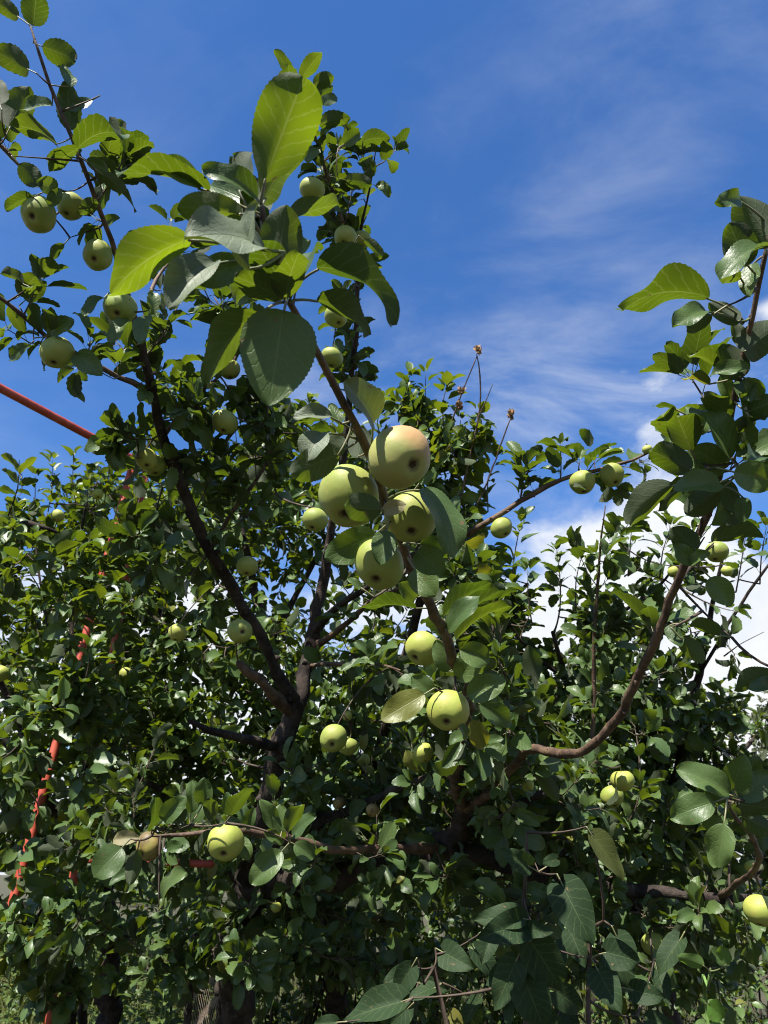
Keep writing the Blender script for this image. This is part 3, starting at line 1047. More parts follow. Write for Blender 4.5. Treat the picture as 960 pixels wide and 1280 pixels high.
p((352, 374), (294, 346), .605, 40, 'u', dd=-.03, curl=.4, fold=.2, sunk=1.5)  # added sun blocker, casts shade on the big hanging leaf
p((356, 374), (374, 316), .605, 40, 'u', dd=-.05, curl=.4, fold=.2, sunk=1.5)  # added leaf turned to the sun, shades the hanging leaf's right side
p((350, 350), (318, 300), .60, 46, 'u', dd=-.03, curl=.4, fold=.2, sunk=1.5)  # likewise added to keep sun off the hanging leaf
p((322, 392), (261, 479), .62, 38, 'u', dd=-.02, curl=.9, fold=.35, pet=(354, 378, .66))
p((330, 361), (293, 382), .63, 9, 'u', dd=-.01, curl=.9, fold=.4, pet=(356, 374, .655))
p((376, 352), (398, 312), .70, 18, 't', dd=.05, curl=.7)
p((318, 370), (296, 350), .66, 22, 'u', dd=.03, curl=.4)
p((467, 528), (430, 476), .80, 50, 't', dd=-.05, curl=.4, fold=.6, sunk=1.0, mat=M_LEAF_GREY, pet=(462, 562, .825), a=.42, bb=.6)
p((415, 521), (366, 522), .78, 28, 't', dd=-.01, curl=.5, fold=.7, sunk=.9, mat=M_LEAF_GREY, pet=(450, 548, .81))
p((402, 541), (384, 577), .775, 36, 't', dd=-.02, curl=.7, fold=.4, sunk=1.0, mat=M_LEAF_GREY, pet=(452, 552, .81))
p((424, 568), (365, 592), .77, 40, 'u', dd=-.03, curl=.5, fold=.3)
p((432, 562), (402, 548), .80, 26, 'u', dd=.01, curl=.4)
p((448, 572), (455, 532), .84, 32, 'u', dd=.03, curl=.3)
p((425, 530), (412, 505), .79, 14, 't', dd=.01, curl=.3)
p((496, 560), (536, 542), .87, 22, 't', dd=.01, curl=.5)
p((530, 610), (568, 698), .83, 34, 't', sunk=-.05, dd=-.03, curl=.7, fold=.3, pet=(482, 626, .87))
p((477, 638), (430, 632), .76, 34, 'u', dd=-.02, curl=.7, fold=.3, pet=(484, 634, .86))
p((479, 638), (508, 631), .765, 19, 't', dd=-.01, curl=.5, mat=M_PALE, pet=(484, 634, .86))
p((470, 668), (406, 698), .90, 40, 't', sunk=-.05, dd=-.02, curl=.5, fold=.2, pet=(490, 648, .9))
p((482, 664), (476, 706), .80, 30, 't', sunk=-.05, dd=-.02, curl=.5, fold=.3, pet=(492, 652, .9))
p((470, 672), (440, 695), .92, 34, 't', sunk=-.05, dd=.0, curl=.4, pet=(490, 648, .9))
p((520, 690), (556, 714), .88, 34, 't', sunk=-.05, dd=-.02, curl=.5, fold=.3)
p((525, 680), (560, 690), .9, 30, 't', sunk=-.05, dd=.0, curl=.5)
p((518, 712), (545, 745), .95, 34, 't', sunk=-.05, dd=-.02, curl=.5)
p((524, 604), (540, 590), .88, 15, 't', dd=.0, curl=.4, pet=(492, 655, .91))
p((452, 735), (434, 722), .95, 10, 't', curl=.3)
for (b, t, w, f, d) in [((520, 760), (445, 762), 15, 'u', 1.1), ((520, 748), (500, 728), 22, 't', 1.05), ((560, 790), (600, 745), 26, 't', 1.15),
                        ((548, 752), (530, 725), 22, 'u', 1.08), ((555, 770), (615, 728), 22, 'u', 1.2), ((565, 780), (632, 735), 24, 'u', 1.25), ((570, 800), (640, 757), 20, 'u', 1.3),
                        ((575, 812), (612, 826), 34, 't', 1.2), ((572, 850), (605, 810), 30, 't', 1.25), ((585, 870), (632, 850), 32, 't', 1.22), ((560, 840), (545, 800), 22, 't', 1.3),
                        ((530, 868), (476, 900), 34, 't', 1.2), ((540, 868), (515, 845), 26, 't', 1.25), ((538, 882), (505, 886), 20, 't', 1.24), ((590, 900), (605, 935), 26, 't', 1.3),
                        ((600, 880), (640, 905), 28, 't', 1.35), ((575, 905), (583, 925), 10, 't', 1.2), ((580, 860), (545, 850), 18, 'u', 1.3)]:
    p(b, t, d, w, f, dd=A.rng.uniform(-.03, .02), curl=A.rng.uniform(.3, .8), fold=A.rng.uniform(.2, .6))

# ---- big leaves of the right bough
RLV = [((886, 372), (779, 389), .86, 34, 'u', 1.0, (930, 402, .90)), ((882, 388), (841, 410), .85, 28, 't', .5, (928, 405, .9)), ((890, 394), (858, 414), .86, 22, 'u', .4, None),
       ((924, 402), (886, 378), .88, 26, 'u', .4, None), ((934, 332), (911, 279), .84, 42, 'u', .3, (950, 345, .87)), ((958, 308), (901, 351), .83, 24, 't', .6, None),
       ((926, 251), (894, 252), .80, 22, 't', .6, (962, 285, .845)), ((966, 303), (924, 245), .82, 52, 'u', .5, None), ((940, 330), (938, 371), .87, 24, 't', .4, None),
       ((926, 348), (904, 345), .86, 22, 'u', .4, None), ((930, 440), (978, 404), .88, 46, 'u', .4, None), ((926, 472), (903, 430), .90, 44, 'u', .3, None), ((937, 462), (887, 470), .89, 20, 't', .8, None),
       ((897, 459), (861, 445), .92, 17, 'u', .7, None), ((887, 480), (852, 474), .93, 15, 'u', .6, None), ((934, 474), (953, 497), .9, 22, 't', .4, None), ((928, 475), (938, 503), .92, 26, 't', .4, None),
       ((845, 511), (816, 508), .95, 9, 'u', .4, (885, 540, .96)), ((914, 520), (880, 496), .93, 26, 'u', .4, None), ((913, 573), (857, 509), .92, 27, 't', .9, None), ((864, 563), (846, 519), .93, 44, 'u', .4, None),
       ((864, 587), (811, 563), .92, 34, 'u', .8, (890, 590, .97)), ((906, 586), (863, 558), .95, 40, 't', .5, None), ((842, 606), (787, 656), .90, 38, 'u', .7, (892, 600, .97)), ((852, 611), (823, 638), .92, 20, 'u', .5, (890, 604, .97)),
       ((899, 604), (843, 613), .90, 34, 't', .5, None), ((898, 614), (857, 643), .91, 32, 'u', .5, None), ((935, 515), (972, 500), .91, 30, 'u', .5, None), ((922, 541), (958, 521), .92, 15, 'u', .6, None),
       ((918, 590), (972, 603), .88, 38, 't', .4, None), ((920, 566), (946, 558), .93, 18, 't', .4, None), ((930, 622), (928, 653), .92, 22, 't', .4, (900, 608, .97)), ((905, 634), (917, 657), .97, 22, 'u', .4, None),
       ((870, 687), (841, 659), .98, 30, 'u', .5, None), ((868, 704), (841, 681), .97, 24, 't', .5, None), ((862, 706), (887, 690), .97, 13, 't', .5, None), ((890, 678), (955, 672), .97, 26, 'u', .8, None),
       ((888, 722), (914, 757), 1.0, 29, 't', .4, (864, 700, 1.02)), ((900, 794), (852, 786), 1.0, 20, 'u', .7, None), ((852, 799), (879, 829), 1.0, 24, 'u', .6, None), ((835, 782), (852, 808), 1.02, 18, 't', .4, None),
       ((975, 848), (918, 862), .95, 22, 'u', .9, (985, 842, .97)), ((975, 862), (936, 860), .96, 22, 't', .4, (985, 845, .97)), ((905, 500), (868, 545), .95, 26, 't', .5, None), ((918, 505), (900, 470), .94, 22, 't', .5, None),
       ((912, 560), (930, 520), .95, 22, 'u', .4, None), ((905, 600), (920, 640), .96, 24, 'u', .4, None), ((930, 430), (915, 405), .91, 22, 'u', .4, None), ((872, 566), (850, 590), .95, 26, 't', .4, None)]
for (b, t, d, w, f, cu, pt) in RLV:
    p(b, t, d, w, f, dd=A.rng.uniform(-.03, .02), curl=cu * 1.25, fold=A.rng.uniform(.3, .7), pet=pt, wave=A.rng.uniform(.03, .09), twist=A.rng.uniform(-.5, .5))
# ---- cluster low on the right
for (b, t, d, w, f, cu, pt) in [((912, 993), (845, 962), 1.05, 32, 't', .8, None), ((916, 986), (930, 944), 1.06, 32, 't', .5, None), ((892, 1003), (839, 1022), 1.03, 32, 't', .7, None), ((905, 1030), (897, 1084), 1.0, 36, 't', .4, None),
                                ((900, 1020), (886, 1042), 1.05, 28, 't', .3, None), ((926, 1000), (964, 968), 1.05, 30, 't', .6, None), ((922, 1005), (970, 1012), 1.04, 36, 'u', .5, None), ((930, 1022), (968, 1040), 1.06, 30, 'u', .4, None),
                                ((918, 990), (950, 950), 1.1, 24, 'u', .5, None), ((915, 1000), (880, 985), 1.1, 24, 'u', .5, None)]:
    p(b, t, d, w, f, dd=A.rng.uniform(-.03, .02), curl=cu * 1.25, fold=A.rng.uniform(.3, .7), pet=pt, wave=A.rng.uniform(.03, .09), twist=A.rng.uniform(-.5, .5))
# ---- bough low on the left with two apples
for (b, t, w, f) in [((190, 1036), (194, 997), 17, 't'), ((204, 1025), (233, 996), 24, 't'), ((238, 1016), (240, 975), 17, 't'), ((254, 1005), (256, 972), 25, 't'), ((246, 1029), (246, 997), 23, 't'), ((264, 1026), (262, 997), 18, 'u'),
                     ((288, 1020), (315, 984), 20, 'u'), ((285, 1018), (284, 990), 14, 't'), ((152, 1060), (117, 1097), 34, 't'), ((172, 1062), (162, 1106), 20, 'u'), ((263, 1038), (246, 1072), 14, 'u'),
                     ((204, 1130), (233, 1090), 17, 't'), ((352, 1064), (314, 1105), 32, 't'), ((345, 1035), (325, 1000), 20, 't'), ((352, 1040), (350, 1005), 22, 't'), ((360, 1040), (378, 1005), 20, 'u'), ((365, 1045), (395, 1020), 20, 't'),
                     ((355, 1050), (330, 1040), 18, 't'), ((368, 1055), (392, 1072), 22, 't'), ((308, 1035), (318, 1010), 16, 't'), ((206, 1032), (222, 1026), 12, 't'), ((222, 1030), (228, 1012), 15, 'u'), ((300, 1048), (312, 1075), 18, 't')]:
    p(b, t, 1.36 + A.rng.uniform(-.05, .05), w, f, dd=A.rng.uniform(-.04, .03), curl=A.rng.uniform(.3, .9), fold=A.rng.uniform(.2, .6))
p((172, 1047), (141, 1050), 1.38, 17, 't', curl=1.0, fold=.6, mat=M_PALE)
# ---- top left shoots
for (b, t, w, f, cu) in [((23, 21), (-12, 0), 20, 'u', .4), ((42, 32), (46, -14), 34, 'u', .4), ((53, 58), (94, 75), 27, 'u', 1.1), ((36, 87), (-15, 62), 30, 'u', .6), ((88, 108), (76, 82), 14, 't', .4), ((88, 162), (84, 100), 30, 'u', .3),
                         ((12, 160), (36, 108), 40, 'u', .5), ((66, 132), (27, 138), 17, 't', .4), ((71, 181), (13, 157), 20, 'u', .8), ((97, 186), (156, 173), 24, 'u', 1.4), ((80, 195), (58, 200), 16, 't', .4), ((108, 200), (136, 214), 16, 't', .7),
                         ((24, 205), (51, 233), 26, 'u', .3), ((72, 236), (45, 228), 22, 't', .4), ((42, 246), (7, 263), 17, 'u', .6), ((128, 218), (158, 240), 18, 'u', .7), ((115, 125), (88, 140), 14, 't', .4), ((100, 185), (62, 215), 20, 'u', .5),
                         ((0, 130), (-10, 95), 24, 'u', .3), ((75, 236), (62, 258), 16, 't', .5), ((120, 250), (100, 268), 18, 'u', .4), ((130, 280), (150, 272), 14, 't', .4), ((80, 305), (62, 325), 12, 'u', .5),
                         ((30, 355), (2, 340), 16, 'u', .4), ((25, 370), (45, 345), 26, 'u', 1.0), ((32, 375), (58, 352), 20, 'u', .6), ((35, 432), (12, 450), 16, 't', .4), ((60, 420), (92, 400), 22, 't', .4), ((50, 430), (55, 462), 12, 'u', .4),
                         ((95, 442), (128, 470), 28, 't', .5), ((130, 372), (105, 396), 14, 't', .5), ((160, 398), (138, 430), 18, 't', .4), ((185, 395), (175, 430), 22, 't', .4), ((150, 470), (180, 455), 14, 'u', .4)]:
    p(b, t, 1.5 + A.rng.uniform(-.04, .06) + (0.1 if b[1] > 250 else 0), w, f, dd=A.rng.uniform(-.05, .04), curl=cu, fold=A.rng.uniform(.2, .6), nl=18)
# ---- tall shoot behind the near bough
for (b, t, w, f, cu) in [((364, 94), (343, 62), 14, 'u', .3), ((376, 99), (402, 65), 19, 'u', .3), ((392, 106), (417, 95), 17, 'u', .8), ((395, 122), (416, 107), 16, 'u', .6), ((400, 130), (422, 122), 14, 't', .5), ((400, 155), (438, 148), 20, 'u', .9),
                         ((451, 178), (488, 173), 18, 'u', 1.1), ((454, 188), (477, 188), 10, 'u', .6), ((430, 180), (450, 165), 18, 't', .5), ((432, 225), (465, 230), 18, 'u', .9), ((445, 345), (480, 355), 16, 'u', .8), ((455, 300), (478, 320), 14, 'u', .5)]:
    p(b, t, 2.05 + A.rng.uniform(-.04, .06), w, f, dd=A.rng.uniform(-.05, .04), curl=cu, fold=A.rng.uniform(.2, .6), nl=16)

# ---- the smaller leaves, spurs and side shoots
LA = 0.074
for (c_, dens, st, en, hi) in [(UL, 20, .35, 1, .18), (UR, 22, .45, 1, .12), (UR2, 44, .1, 1, .10), (URb, 14, .3, 1, .2), (URc, 10, .4, 1, .2), (URd, 16, .2, 1, .15), (TL, 22, .0, .62, .10),
                               (TL2, 20, .0, .9, .11), (TL3, 12, .0, .8, .06), (TL4, 16, .1, 1, .10), (TL5, 32, .1, 1, .13), (TL6, 34, .1, 1, .18), (RL2, 13, .2, 1, .22), (RL3, 16, 0, 1, .2),
                               (RL4, 24, .2, 1, .2), (LOW, 18, .3, 1, .22), (MB_, 24, .1, 1, .10), (TS, 22, .2, 1, .16), (SB, 12, .1, .7, .08), (UL_low, 6, .6, 1, .1), (RL, 8, .3, 1, .2)]:
    A.side_growth(c_[0], c_[1], dens, LA, hi=hi, start=st, end=en)
A.side_growth(HERO[0], HERO[1], 16, LA, hi=.10, start=0.05, end=.42)
A.side_growth(RB[0], RB[1], 12, LA, hi=.10, start=0.55, end=.9)
A.side_growth(RB[0], RB[1], 16, LA, hi=.14, start=0.02, end=.3)
A.volume([(600, 900, 80, 120, 1.75, .25, 40), (620, 770, 60, 90, 1.8, .25, 22), (430, 1030, 190, 70, 2.1, .2, 55), (210, 1030, 150, 110, 2.35, .25, 45), (640, 1080, 170, 70, 1.95, .2, 48),
          (250, 1150, 180, 60, 2.4, .25, 26), (820, 1010, 130, 110, 2.1, .25, 38), (460, 900, 90, 90, 2.25, .15, 22), (230, 640, 100, 90, 2.2, .3, 26), (265, 540, 85, 60, 2.1, .25, 26), (360, 540, 50, 50, 2.3, .2, 12), (160, 562, 28, 34, 1.85, .1, 7), (480, 1160, 130, 60, 2.3, .25, 16), (860, 1170, 110, 80, 1.9, .2, 22), (330, 1160, 150, 50, 2.3, .2, 20), (270, 1200, 80, 70, 2.35, .12, 22), (600, 980, 120, 90, 2.0, .2, 30), (650, 950, 45, 40, 1.45, .1, 9)],
         LA, 0.020, k=1.35)

# ------------------------------------------------------------------ trees behind
bD = P(430, 1280, 3.9)
D = Tree('apple_tree', (bD[0], bD[1], 0), 'leafy apple tree with dead bare shoot tips rising behind the forked limbs', 'tree', M_LEAF_BACK, 21, lod='far')
D.limb('trunk', [(bD[0], bD[1], -.1, .08), (bD[0] - .03, bD[1], .7, .062), tuple(P(418, 1130, 3.8)) + (.055,)], M_BARK, 10, world=True)
for l in ([(418, 1132, 3.8, .045), (380, 950, 3.7, .035), (330, 780, 3.7, .025), (300, 660, 3.8, .014), (290, 600, 3.8, .006)], [(418, 1132, 3.8, .045), (470, 960, 3.5, .03), (520, 780, 3.3, .022), (555, 640, 3.2, .012), (575, 540, 3.1, .005)],
          [(370, 920, 3.7, .026), (250, 820, 3.7, .018), (180, 760, 3.8, .009)], [(500, 860, 3.4, .02), (600, 790, 3.3, .015), (660, 730, 3.2, .008)], [(400, 1060, 3.75, .026), (250, 1010, 3.5, .018), (150, 960, 3.4, .01)],
          [(530, 740, 3.28, .014), (510, 620, 3.3, .009), (530, 510, 3.3, .004)], [(340, 800, 3.7, .016), (420, 640, 3.8, .010), (400, 560, 3.8, .004)], [(455, 1000, 3.56, .022), (560, 1000, 3.2, .016), (640, 960, 3.0, .01)]):
    D.limb('branch', l, M_BARK, 7, step=.08)
D.volume([(330, 800, 170, 200, 3.7, .5, 190), (300, 650, 130, 75, 3.9, .4, 95), (400, 590, 110, 50, 4.0, .35, 50), (530, 640, 62, 110, 3.3, .35, 85), (570, 560, 34, 60, 3.1, .25, 26), (520, 530, 32, 42, 3.3, .2, 14), (480, 930, 230, 160, 3.5, .4, 170), (620, 790, 65, 100, 3.2, .3, 40),
          (220, 960, 150, 160, 3.6, .4, 105), (450, 1110, 150, 60, 3.5, .3, 34), (400, 1190, 190, 50, 3.6, .3, 60)], .084, .020, k=1.5)
D.spires([(300, 590, 292, 520, 3.7), (345, 580, 352, 505, 3.8), (395, 570, 388, 500, 3.8), (265, 600, 258, 545, 3.8), (505, 540, 512, 470, 3.2), (535, 520, 532, 468, 3.2), (555, 540, 560, 480, 3.1), (590, 570, 598, 515, 3.1), (480, 560, 478, 500, 3.3), (610, 640, 622, 570, 3.1), (640, 720, 652, 650, 3.0), (430, 570, 434, 520, 3.6)], .075)
dead = [D.limb('dead_shoot', [(560, 720, 3.0, .006), (572, 640, 3.0, .005), (590, 560, 2.98, .004), (600, 510, 2.97, .0034), (600, 470, 2.96, .0028), (596, 444, 2.95, .0022)], M_BARK_Y, 6),
        D.limb('dead_shoot', [(580, 660, 3.0, .004), (606, 610, 2.97, .0034), (628, 550, 2.95, .003), (639, 521, 2.94, .0022)], M_TWIG, 6),
        D.limb('dead_shoot', [(598, 522, 2.97, .003), (608, 500, 2.96, .0024), (616, 480, 2.95, .0015)], M_BARK_Y, 5), D.limb('dead_shoot', [(560, 540, 3.0, .004), (578, 490, 2.98, .003), (596, 446, 2.96, .002)], M_TWIG, 5)]
for (x, y) in ((597, 439), (639, 520), (577, 489), (574, 508)):
    for k in range(7):
        an = D.rng.uniform(0, 6.28)
        D.placed((x, y), (x + 4.5 * math.cos(an), y - 2 + 6.5 * math.sin(an)), 2.95, 4, 't', dd=D.rng.uniform(-.02, .02), curl=2.2, fold=.9, mat=M_DRY, nl=8, teeth=0, wave=.12, name='dried_leaf')

bC = P(135, 1280, 4.3)
Cc = Tree('apple_tree', (bC[0], bC[1], 0), 'bushy apple tree beside the red pipe posts, small apples near its top', 'tree', M_LEAF_BACK, 31, lod='far')
Cc.limb('trunk', [(bC[0], bC[1], -.1, .085), (bC[0], bC[1] - .02, .6, .062), tuple(P(138, 1180, 4.2)) + (.055,), tuple(P(128, 1100, 4.1)) + (.05,)], M_BARK, 10, world=True)
Cc.limb('trunk', [(bC[0] - .18, bC[1], -.1, .05), tuple(P(85, 1260, 4.2)) + (.036,), tuple(P(72, 1180, 4.1)) + (.03,), tuple(P(60, 1060, 4.0)) + (.022,)], M_BARK, 8, world=True)
Cc.limb('trunk', [(bC[0] - .1, bC[1] + .1, -.1, .04), tuple(P(105, 1250, 4.3)) + (.026,), tuple(P(92, 1180, 4.25)) + (.022,), tuple(P(120, 1080, 4.2)) + (.016,)], M_BARK, 8, world=True)
for l in ([(128, 1102, 4.1, .04), (110, 950, 4.0, .03), (90, 800, 4.1, .02), (100, 680, 4.2, .01), (110, 620, 4.2, .004)], [(125, 1080, 4.1, .03), (30, 960, 3.7, .02), (-60, 850, 3.6, .01)], [(112, 960, 4.0, .025), (190, 820, 4.1, .016), (200, 700, 4.3, .007)],
          [(-80, 640, 3.5, .018), (0, 648, 3.45, .016), (40, 655, 3.45, .013), (70, 665, 3.5, .008)], [(60, 1000, 3.9, .02), (-20, 800, 3.7, .016), (-80, 640, 3.5, .018)], [(40, 655, 3.45, .006), (66, 830, 3.3, .004)], [(8, 650, 3.45, .004), (22, 610, 3.4, .003), (24, 575, 3.38, .0015)]):
    Cc.limb('branch', l, M_BARK, 7, step=.08)
Cc.volume([(90, 830, 170, 150, 4.3, .5, 210), (110, 665, 100, 70, 4.5, .4, 85), (10, 690, 60, 60, 3.5, .25, 40), (170, 700, 70, 90, 4.4, .4, 60), (40, 1000, 130, 140, 4.0, .45, 120), (150, 960, 110, 140, 4.1, .4, 70), (50, 1110, 130, 60, 3.8, .4, 50), (90, 1180, 140, 40, 3.9, .3, 18),
           (90, 800, 110, 130, 3.0, .25, 34), (30, 1130, 70, 60, 2.7, .15, 26), (50, 1190, 50, 60, 2.7, .12, 14), (66, 1230, 28, 45, 2.8, .08, 12), (100, 1068, 24, 14, 3.0, .08, 6), (60, 1170, 90, 40, 2.9, .2, 10), (60, 960, 90, 110, 2.8, .2, 26), (150, 700, 60, 90, 3.2, .2, 18), (70, 880, 60, 60, 2.8, .15, 10)], .086, .020, k=1.4)
Cc.spires([(60, 640, 66, 575, 3.9), (95, 630, 92, 570, 4.0), (130, 630, 136, 560, 4.0), (40, 650, 44, 595, 3.8), (165, 640, 172, 575, 4.0), (200, 640, 205, 580, 4.0), (110, 640, 116, 590, 3.9)], .075)
for k, (b, t, w) in enumerate([((24, 590), (2, 568), 9), ((24, 592), (47, 572), 9), ((23, 605), (2, 587), 9), ((24, 606), (48, 600), 10), ((20, 618), (-4, 612), 9), ((62, 685), (33, 668), 18), ((64, 684), (95, 664), 18), ((66, 696), (102, 678), 16), ((58, 708), (20, 700), 18)]):
    Cc.placed(b, t, 2.9 if b[1] > 650 else 3.3, w, 'u', curl=.5, nl=8, dd=.02, pet=((64, 720, 2.92) if b[1] > 650 else None))

bB = P(850, 1280, 3.3)
B = Tree('apple_tree', (bB[0], bB[1], 0), 'apple tree with dark slender stems filling the gap under the white clouds', 'tree', M_LEAF, 41, lod='mid')
B.limb('trunk', [(bB[0], bB[1], -.1, .08), (bB[0] - .02, bB[1], .7, .055), tuple(P(800, 1130, 3.2)) + (.045,)], M_BARK, 10, world=True)
for l in ([(800, 1132, 3.2, .034), (825, 1040, 3.1, .028), (850, 940, 3.0, .022), (872, 840, 2.95, .016), (890, 760, 2.9, .010), (905, 690, 2.85, .005)], [(812, 1080, 3.15, .022), (760, 960, 3.1, .018), (715, 860, 3.0, .012), (690, 790, 2.9, .007)],
          [(860, 900, 2.98, .014), (910, 940, 3.2, .014), (960, 960, 3.3, .012)], [(740, 900, 3.05, .012), (790, 860, 3.0, .009), (840, 740, 2.9, .006)], [(800, 1100, 3.18, .02), (700, 1020, 2.9, .014), (640, 960, 2.8, .009)], [(720, 860, 3.0, .008), (650, 800, 2.9, .006), (620, 740, 2.8, .004)],
          [(770, 770, 2.8, .008), (820, 735, 2.75, .006), (838, 715, 2.7, .004)], [(740, 880, 3.04, .010), (772, 772, 2.8, .008)], [(870, 850, 2.95, .008), (935, 740, 2.85, .006), (965, 700, 2.8, .004)], [(905, 820, 2.9, .003), (925, 805, 2.85, .002), (955, 790, 2.8, .001)]):
    B.limb('branch', l, M_BARK, 7, step=.08)
B.volume([(760, 850, 105, 110, 3.0, .4, 70), (690, 810, 70, 75, 2.9, .3, 22), (790, 740, 60, 50, 2.8, .25, 8), (890, 750, 70, 65, 2.8, .25, 13), (800, 960, 150, 100, 3.1, .35, 78), (900, 1000, 90, 120, 3.0, .3, 42), (700, 1060, 150, 90, 2.9, .3, 52), (880, 1140, 100, 80, 2.8, .3, 30), (670, 940, 80, 90, 2.8, .3, 36),
          (870, 860, 50, 70, 2.9, .2, 16), (760, 1200, 160, 50, 2.9, .3, 44)], .080, .020, k=1.6)

B.spires([(700, 760, 696, 690, 2.8), (785, 720, 790, 655, 2.7), (825, 720, 838, 660, 2.7), (870, 730, 866, 665, 2.7), (920, 740, 932, 670, 2.7), (950, 730, 958, 660, 2.7), (720, 770, 726, 700, 2.8), (665, 780, 660, 715, 2.8)], .075)
# far trees
def far_tree(px, d, label, name, blobs, n_l, L, mat, seed, h_tr, lean=0):
    b = P(px, 1200, d)
    T = Tree(name, (b[0], b[1], 0), label, 'tree', mat, seed, lod='far', max_leaf=0)
    T.limb('trunk', [(b[0], b[1], -.1, .12), (b[0] + .05, b[1], 1.0, .09), (b[0] + lean, b[1], h_tr, .03)], M_BARK, 8, world=True, step=.2)
    for k in range(7):
        z0 = h_tr * (0.35 + 0.08 * k)
        a = k * 2.4
        T.limb('branch', [(b[0] + .04, b[1], z0, .05), (b[0] + math.cos(a) * .7, b[1] + math.sin(a) * .7, z0 + .5, .03), (b[0] + math.cos(a) * 1.3, b[1] + math.sin(a) * 1.3, z0 + .8, .01)], M_BARK, 6, world=True, step=.2)
    T.volume(blobs, L * 1.25, .04, k=1.8)
    return T


E = far_tree(740, 8.0, 'distant apple tree hung with clusters of many tiny pale apples', 'apple_tree', [(720, 930, 90, 70, 8, .8, 60), (860, 910, 80, 45, 8.2, .8, 40), (780, 1010, 130, 70, 7.6, .8, 70), (640, 980, 90, 80, 8, .8, 50), (910, 880, 28, 26, 8.2, .3, 12)], 0, .085, M_LEAF_BACK, 51, 2.6)
G = far_tree(968, 14.0, 'distant feathery tree at the edge behind the right bough', 'feathery_tree', [(955, 960, 34, 70, 14, .9, 90), (975, 900, 16, 40, 14, .5, 30), (930, 1040, 60, 50, 13, .9, 50)], 0, .11, M_CONIFER, 61, 5.0)
H = far_tree(300, 9.0, 'broad distant tree closing the view between the posts and the forked limbs', 'orchard_tree', [(250, 900, 190, 170, 9, 1.2, 150), (480, 930, 150, 150, 8.6, 1.0, 110), (60, 880, 150, 170, 9, 1.2, 110), (330, 1090, 260, 60, 8, .8, 80), (620, 1080, 180, 80, 8, .8, 70)], 0, .095, M_LEAF_BACK, 71, 3.0)

# ------------------------------------------------------------------ lilac shrub, low in front
bl = P(655, 1280, 1.3)
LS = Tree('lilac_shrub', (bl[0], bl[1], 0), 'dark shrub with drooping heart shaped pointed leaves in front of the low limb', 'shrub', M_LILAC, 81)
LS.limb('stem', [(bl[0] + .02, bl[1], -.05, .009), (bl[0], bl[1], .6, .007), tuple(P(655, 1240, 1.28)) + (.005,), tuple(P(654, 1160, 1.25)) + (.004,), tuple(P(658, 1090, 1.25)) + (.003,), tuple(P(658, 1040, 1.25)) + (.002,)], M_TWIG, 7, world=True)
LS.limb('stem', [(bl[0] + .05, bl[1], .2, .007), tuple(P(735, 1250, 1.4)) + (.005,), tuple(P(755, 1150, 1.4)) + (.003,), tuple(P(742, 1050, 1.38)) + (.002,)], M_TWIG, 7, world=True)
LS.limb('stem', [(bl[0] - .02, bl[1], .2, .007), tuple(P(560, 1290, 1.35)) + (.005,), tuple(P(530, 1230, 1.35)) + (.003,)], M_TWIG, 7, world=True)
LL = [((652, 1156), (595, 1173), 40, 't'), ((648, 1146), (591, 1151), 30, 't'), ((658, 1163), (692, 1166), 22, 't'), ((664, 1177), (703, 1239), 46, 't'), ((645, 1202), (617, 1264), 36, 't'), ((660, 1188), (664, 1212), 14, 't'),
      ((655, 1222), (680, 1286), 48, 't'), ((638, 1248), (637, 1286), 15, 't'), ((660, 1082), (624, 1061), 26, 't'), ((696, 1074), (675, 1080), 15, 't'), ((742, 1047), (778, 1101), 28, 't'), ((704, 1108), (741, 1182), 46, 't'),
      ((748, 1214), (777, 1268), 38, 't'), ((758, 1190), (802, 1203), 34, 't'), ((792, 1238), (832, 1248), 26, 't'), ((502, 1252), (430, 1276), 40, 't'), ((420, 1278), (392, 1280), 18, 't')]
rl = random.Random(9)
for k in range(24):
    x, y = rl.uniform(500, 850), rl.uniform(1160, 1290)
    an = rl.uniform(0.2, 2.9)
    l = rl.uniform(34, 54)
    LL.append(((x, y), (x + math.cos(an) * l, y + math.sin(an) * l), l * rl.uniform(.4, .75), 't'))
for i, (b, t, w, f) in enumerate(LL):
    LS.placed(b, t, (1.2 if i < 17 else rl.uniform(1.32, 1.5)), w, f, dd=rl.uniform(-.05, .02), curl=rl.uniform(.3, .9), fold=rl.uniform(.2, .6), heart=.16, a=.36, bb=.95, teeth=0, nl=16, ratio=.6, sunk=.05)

# bright sapling at the lower right
bs = P(884, 1285, 1.25)
SP = Tree('lilac_sapling', (bs[0], bs[1], 0), 'bright fresh green sapling shoot with a few light leaves', 'sapling', M_SPROUT, 91)
SP.limb('stem', [(bs[0], bs[1], -.03, .004), (bs[0], bs[1], .7, .0034), tuple(P(884, 1270, 1.25)) + (.003,), tuple(P(885, 1235, 1.25)) + (.0025,), tuple(P(888, 1210, 1.25)) + (.0015,)], M_GREENSTEM, 7, bump=.02, world=True)
for (b, t, w) in [((880, 1207), (846, 1197), 16), ((908, 1206), (901, 1181), 17), ((884, 1256), (905, 1272), 24), ((882, 1254), (873, 1249), 5), ((886, 1254), (893, 1250), 6), ((890, 1222), (894, 1216), 3), ((885, 1280), (865, 1292), 16), ((887, 1282), (910, 1283), 16)]:
    SP.placed(b, t, 1.22, w, 'u' if b[0] != 884 else 't', curl=.6, fold=.3, teeth=0, nl=12, pet=(886, b[1] + 8, 1.25), a=.42, bb=.85)

